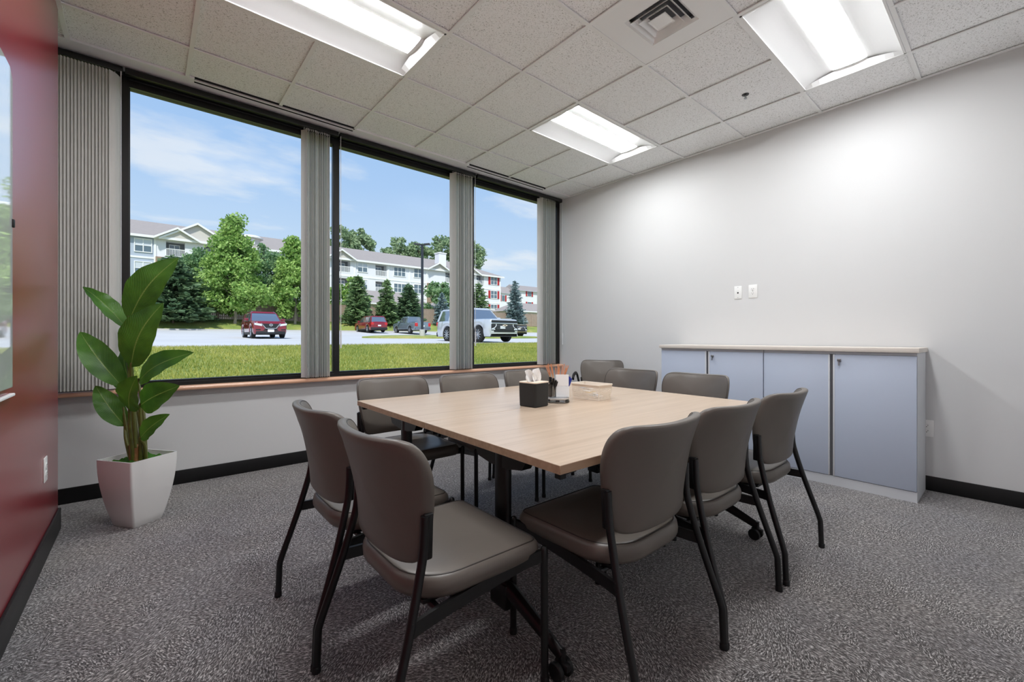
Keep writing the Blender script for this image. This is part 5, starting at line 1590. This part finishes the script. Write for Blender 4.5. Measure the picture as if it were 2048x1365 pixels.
        for k in range(3):
            MB().box(-fw * 0.62, fw * 0.62, F_ + 0.018, F_ + 0.03, hood - 0.34 - 0.085 * k, hood - 0.325 - 0.085 * k).build('grille_bar', 'steel', gl, smooth=False)
        em = MB(); em.box(-0.15, 0.15, F_ + 0.018, F_ + 0.05, hood - 0.35, hood - 0.30); em.box(-0.05, 0.05, F_ + 0.018, F_ + 0.05, hood - 0.375, hood - 0.275); em.build('emblem', 'lid_wood', c_)
        for sx in (-1, 1):
            MB().tube(smooth_path([(sx * fw * 0.95, F_ + 0.02, hood - 0.50), (sx * fw * 0.78, F_ + 0.025, hood - 0.46), (sx * fw * 0.66, F_ + 0.025, hood - 0.36), (sx * fw * 0.65, F_ + 0.02, hood - 0.26)], 4), 0.02, 6).build('daytime_lamp', 'headlamp', c_)
            MB().rbox(*sorted((sx * fw * 0.72, sx * fw * 0.98)), F_ - 0.03, F_ + 0.024, hood - 0.56, hood - 0.50, 0.01).build('headlamp', 'headlamp', c_)
        MB().rbox(-fw * 0.8, fw * 0.8, F_ - 0.03, F_ + 0.014, gc + 0.22, gc + 0.36, 0.03).build('lower_grille', 'car_trim', c_)
        MB().rbox(-fw, fw, F_ - 0.24, F_ + 0.0, gc - 0.02, gc + 0.16, 0.03).build('bumper', 'car_trim', c_)
        MB().rbox(-0.04, 0.30, F_ + 0.005, F_ + 0.025, gc + 0.40, gc + 0.54, 0.006).build('number_plate', 'plate_white', c_)
    for sx in (-1, 1):
        MB().rbox(*sorted((sx * hw * 0.62, sx * hw * 0.93)), B_ - 0.012, B_ + 0.12, belt - 0.32 if kind != 'pickup' else belt - 0.42, belt - 0.06, 0.02).build('tail_lamp', 'tail_lamp', c_)
    MB().rbox(-hw * 0.92, hw * 0.92, B_ - 0.04, B_ + 0.25, gc, gc + 0.26, 0.04).build('rear_bumper', 'car_trim' if kind != 'pickup' else 'steel', c_)
    MB().rbox(-0.16, 0.16, B_ - 0.02, B_ + 0.01, belt - 0.45, belt - 0.31, 0.006).build('rear_plate', 'plate_white', c_)
    if kind == 'pickup':
        MB().box(-hw * 0.82, hw * 0.82, B_ + 0.10, S['bed'] - 0.02, belt + 0.035, belt + 0.045).build('bed_cover', 'car_trim', c_, smooth=False)
    return c_
SUV = dict(L=4.65, W=1.84, H=1.68, belt=1.06, hood=0.98, rw=0.36, gc=0.24, fo=0.92, ro=1.0, cowl=1.02, g0=-2.22, r0=-1.95, r1=0.22, pillars=(-0.35, -1.25), handles=(0.1, -0.85), face='vee')
BIG = dict(L=5.35, W=2.06, H=1.92, belt=1.22, hood=1.20, rw=0.42, gc=0.30, fo=1.0, ro=1.25, cowl=1.10, g0=-2.60, r0=-2.38, r1=0.42, pillars=(-0.25, -1.30), handles=(0.1, -1.0), face='big')
PUP = dict(L=5.3, W=1.90, H=1.80, belt=1.14, hood=1.10, rw=0.38, gc=0.34, fo=0.95, ro=1.2, cowl=1.15, g0=-0.82, r0=-0.72, r1=0.55, pillars=(-0.05,), handles=(0.2, -0.55), face='none', bed=-0.95)
REAR = dict(SUV); REAR['face'] = 'none'
def spot(u, d): 
    p = at_d(u, HOR, d); return p.x, p.y
p = spot(526, 27.4); car('red_suv', p[0], p[1], R(180), SUV, 'car_red', 'dark red car facing the window with a chrome vee grille')
p = spot(950, 24.6); car('silver_suv', p[0], p[1], R(180), BIG, 'car_silver', 'large silver car, its nose showing in the right window')
p = spot(741, 45.5); car('red_suv_rear', p[0], p[1], 0.0, REAR, 'car_red', 'red car seen from behind, parked by the fence').name = 'red_suv'
p = spot(822, 46.0); car('pickup_truck', p[0], p[1], 0.0, PUP, 'car_slate', 'blue-grey pickup truck parked behind the lamp post', 'pickup')
p = spot(1006, 44.0); car('brown_suv', p[0], p[1], R(180), BIG, 'car_gold', 'brownish car mostly hidden behind the silver car')
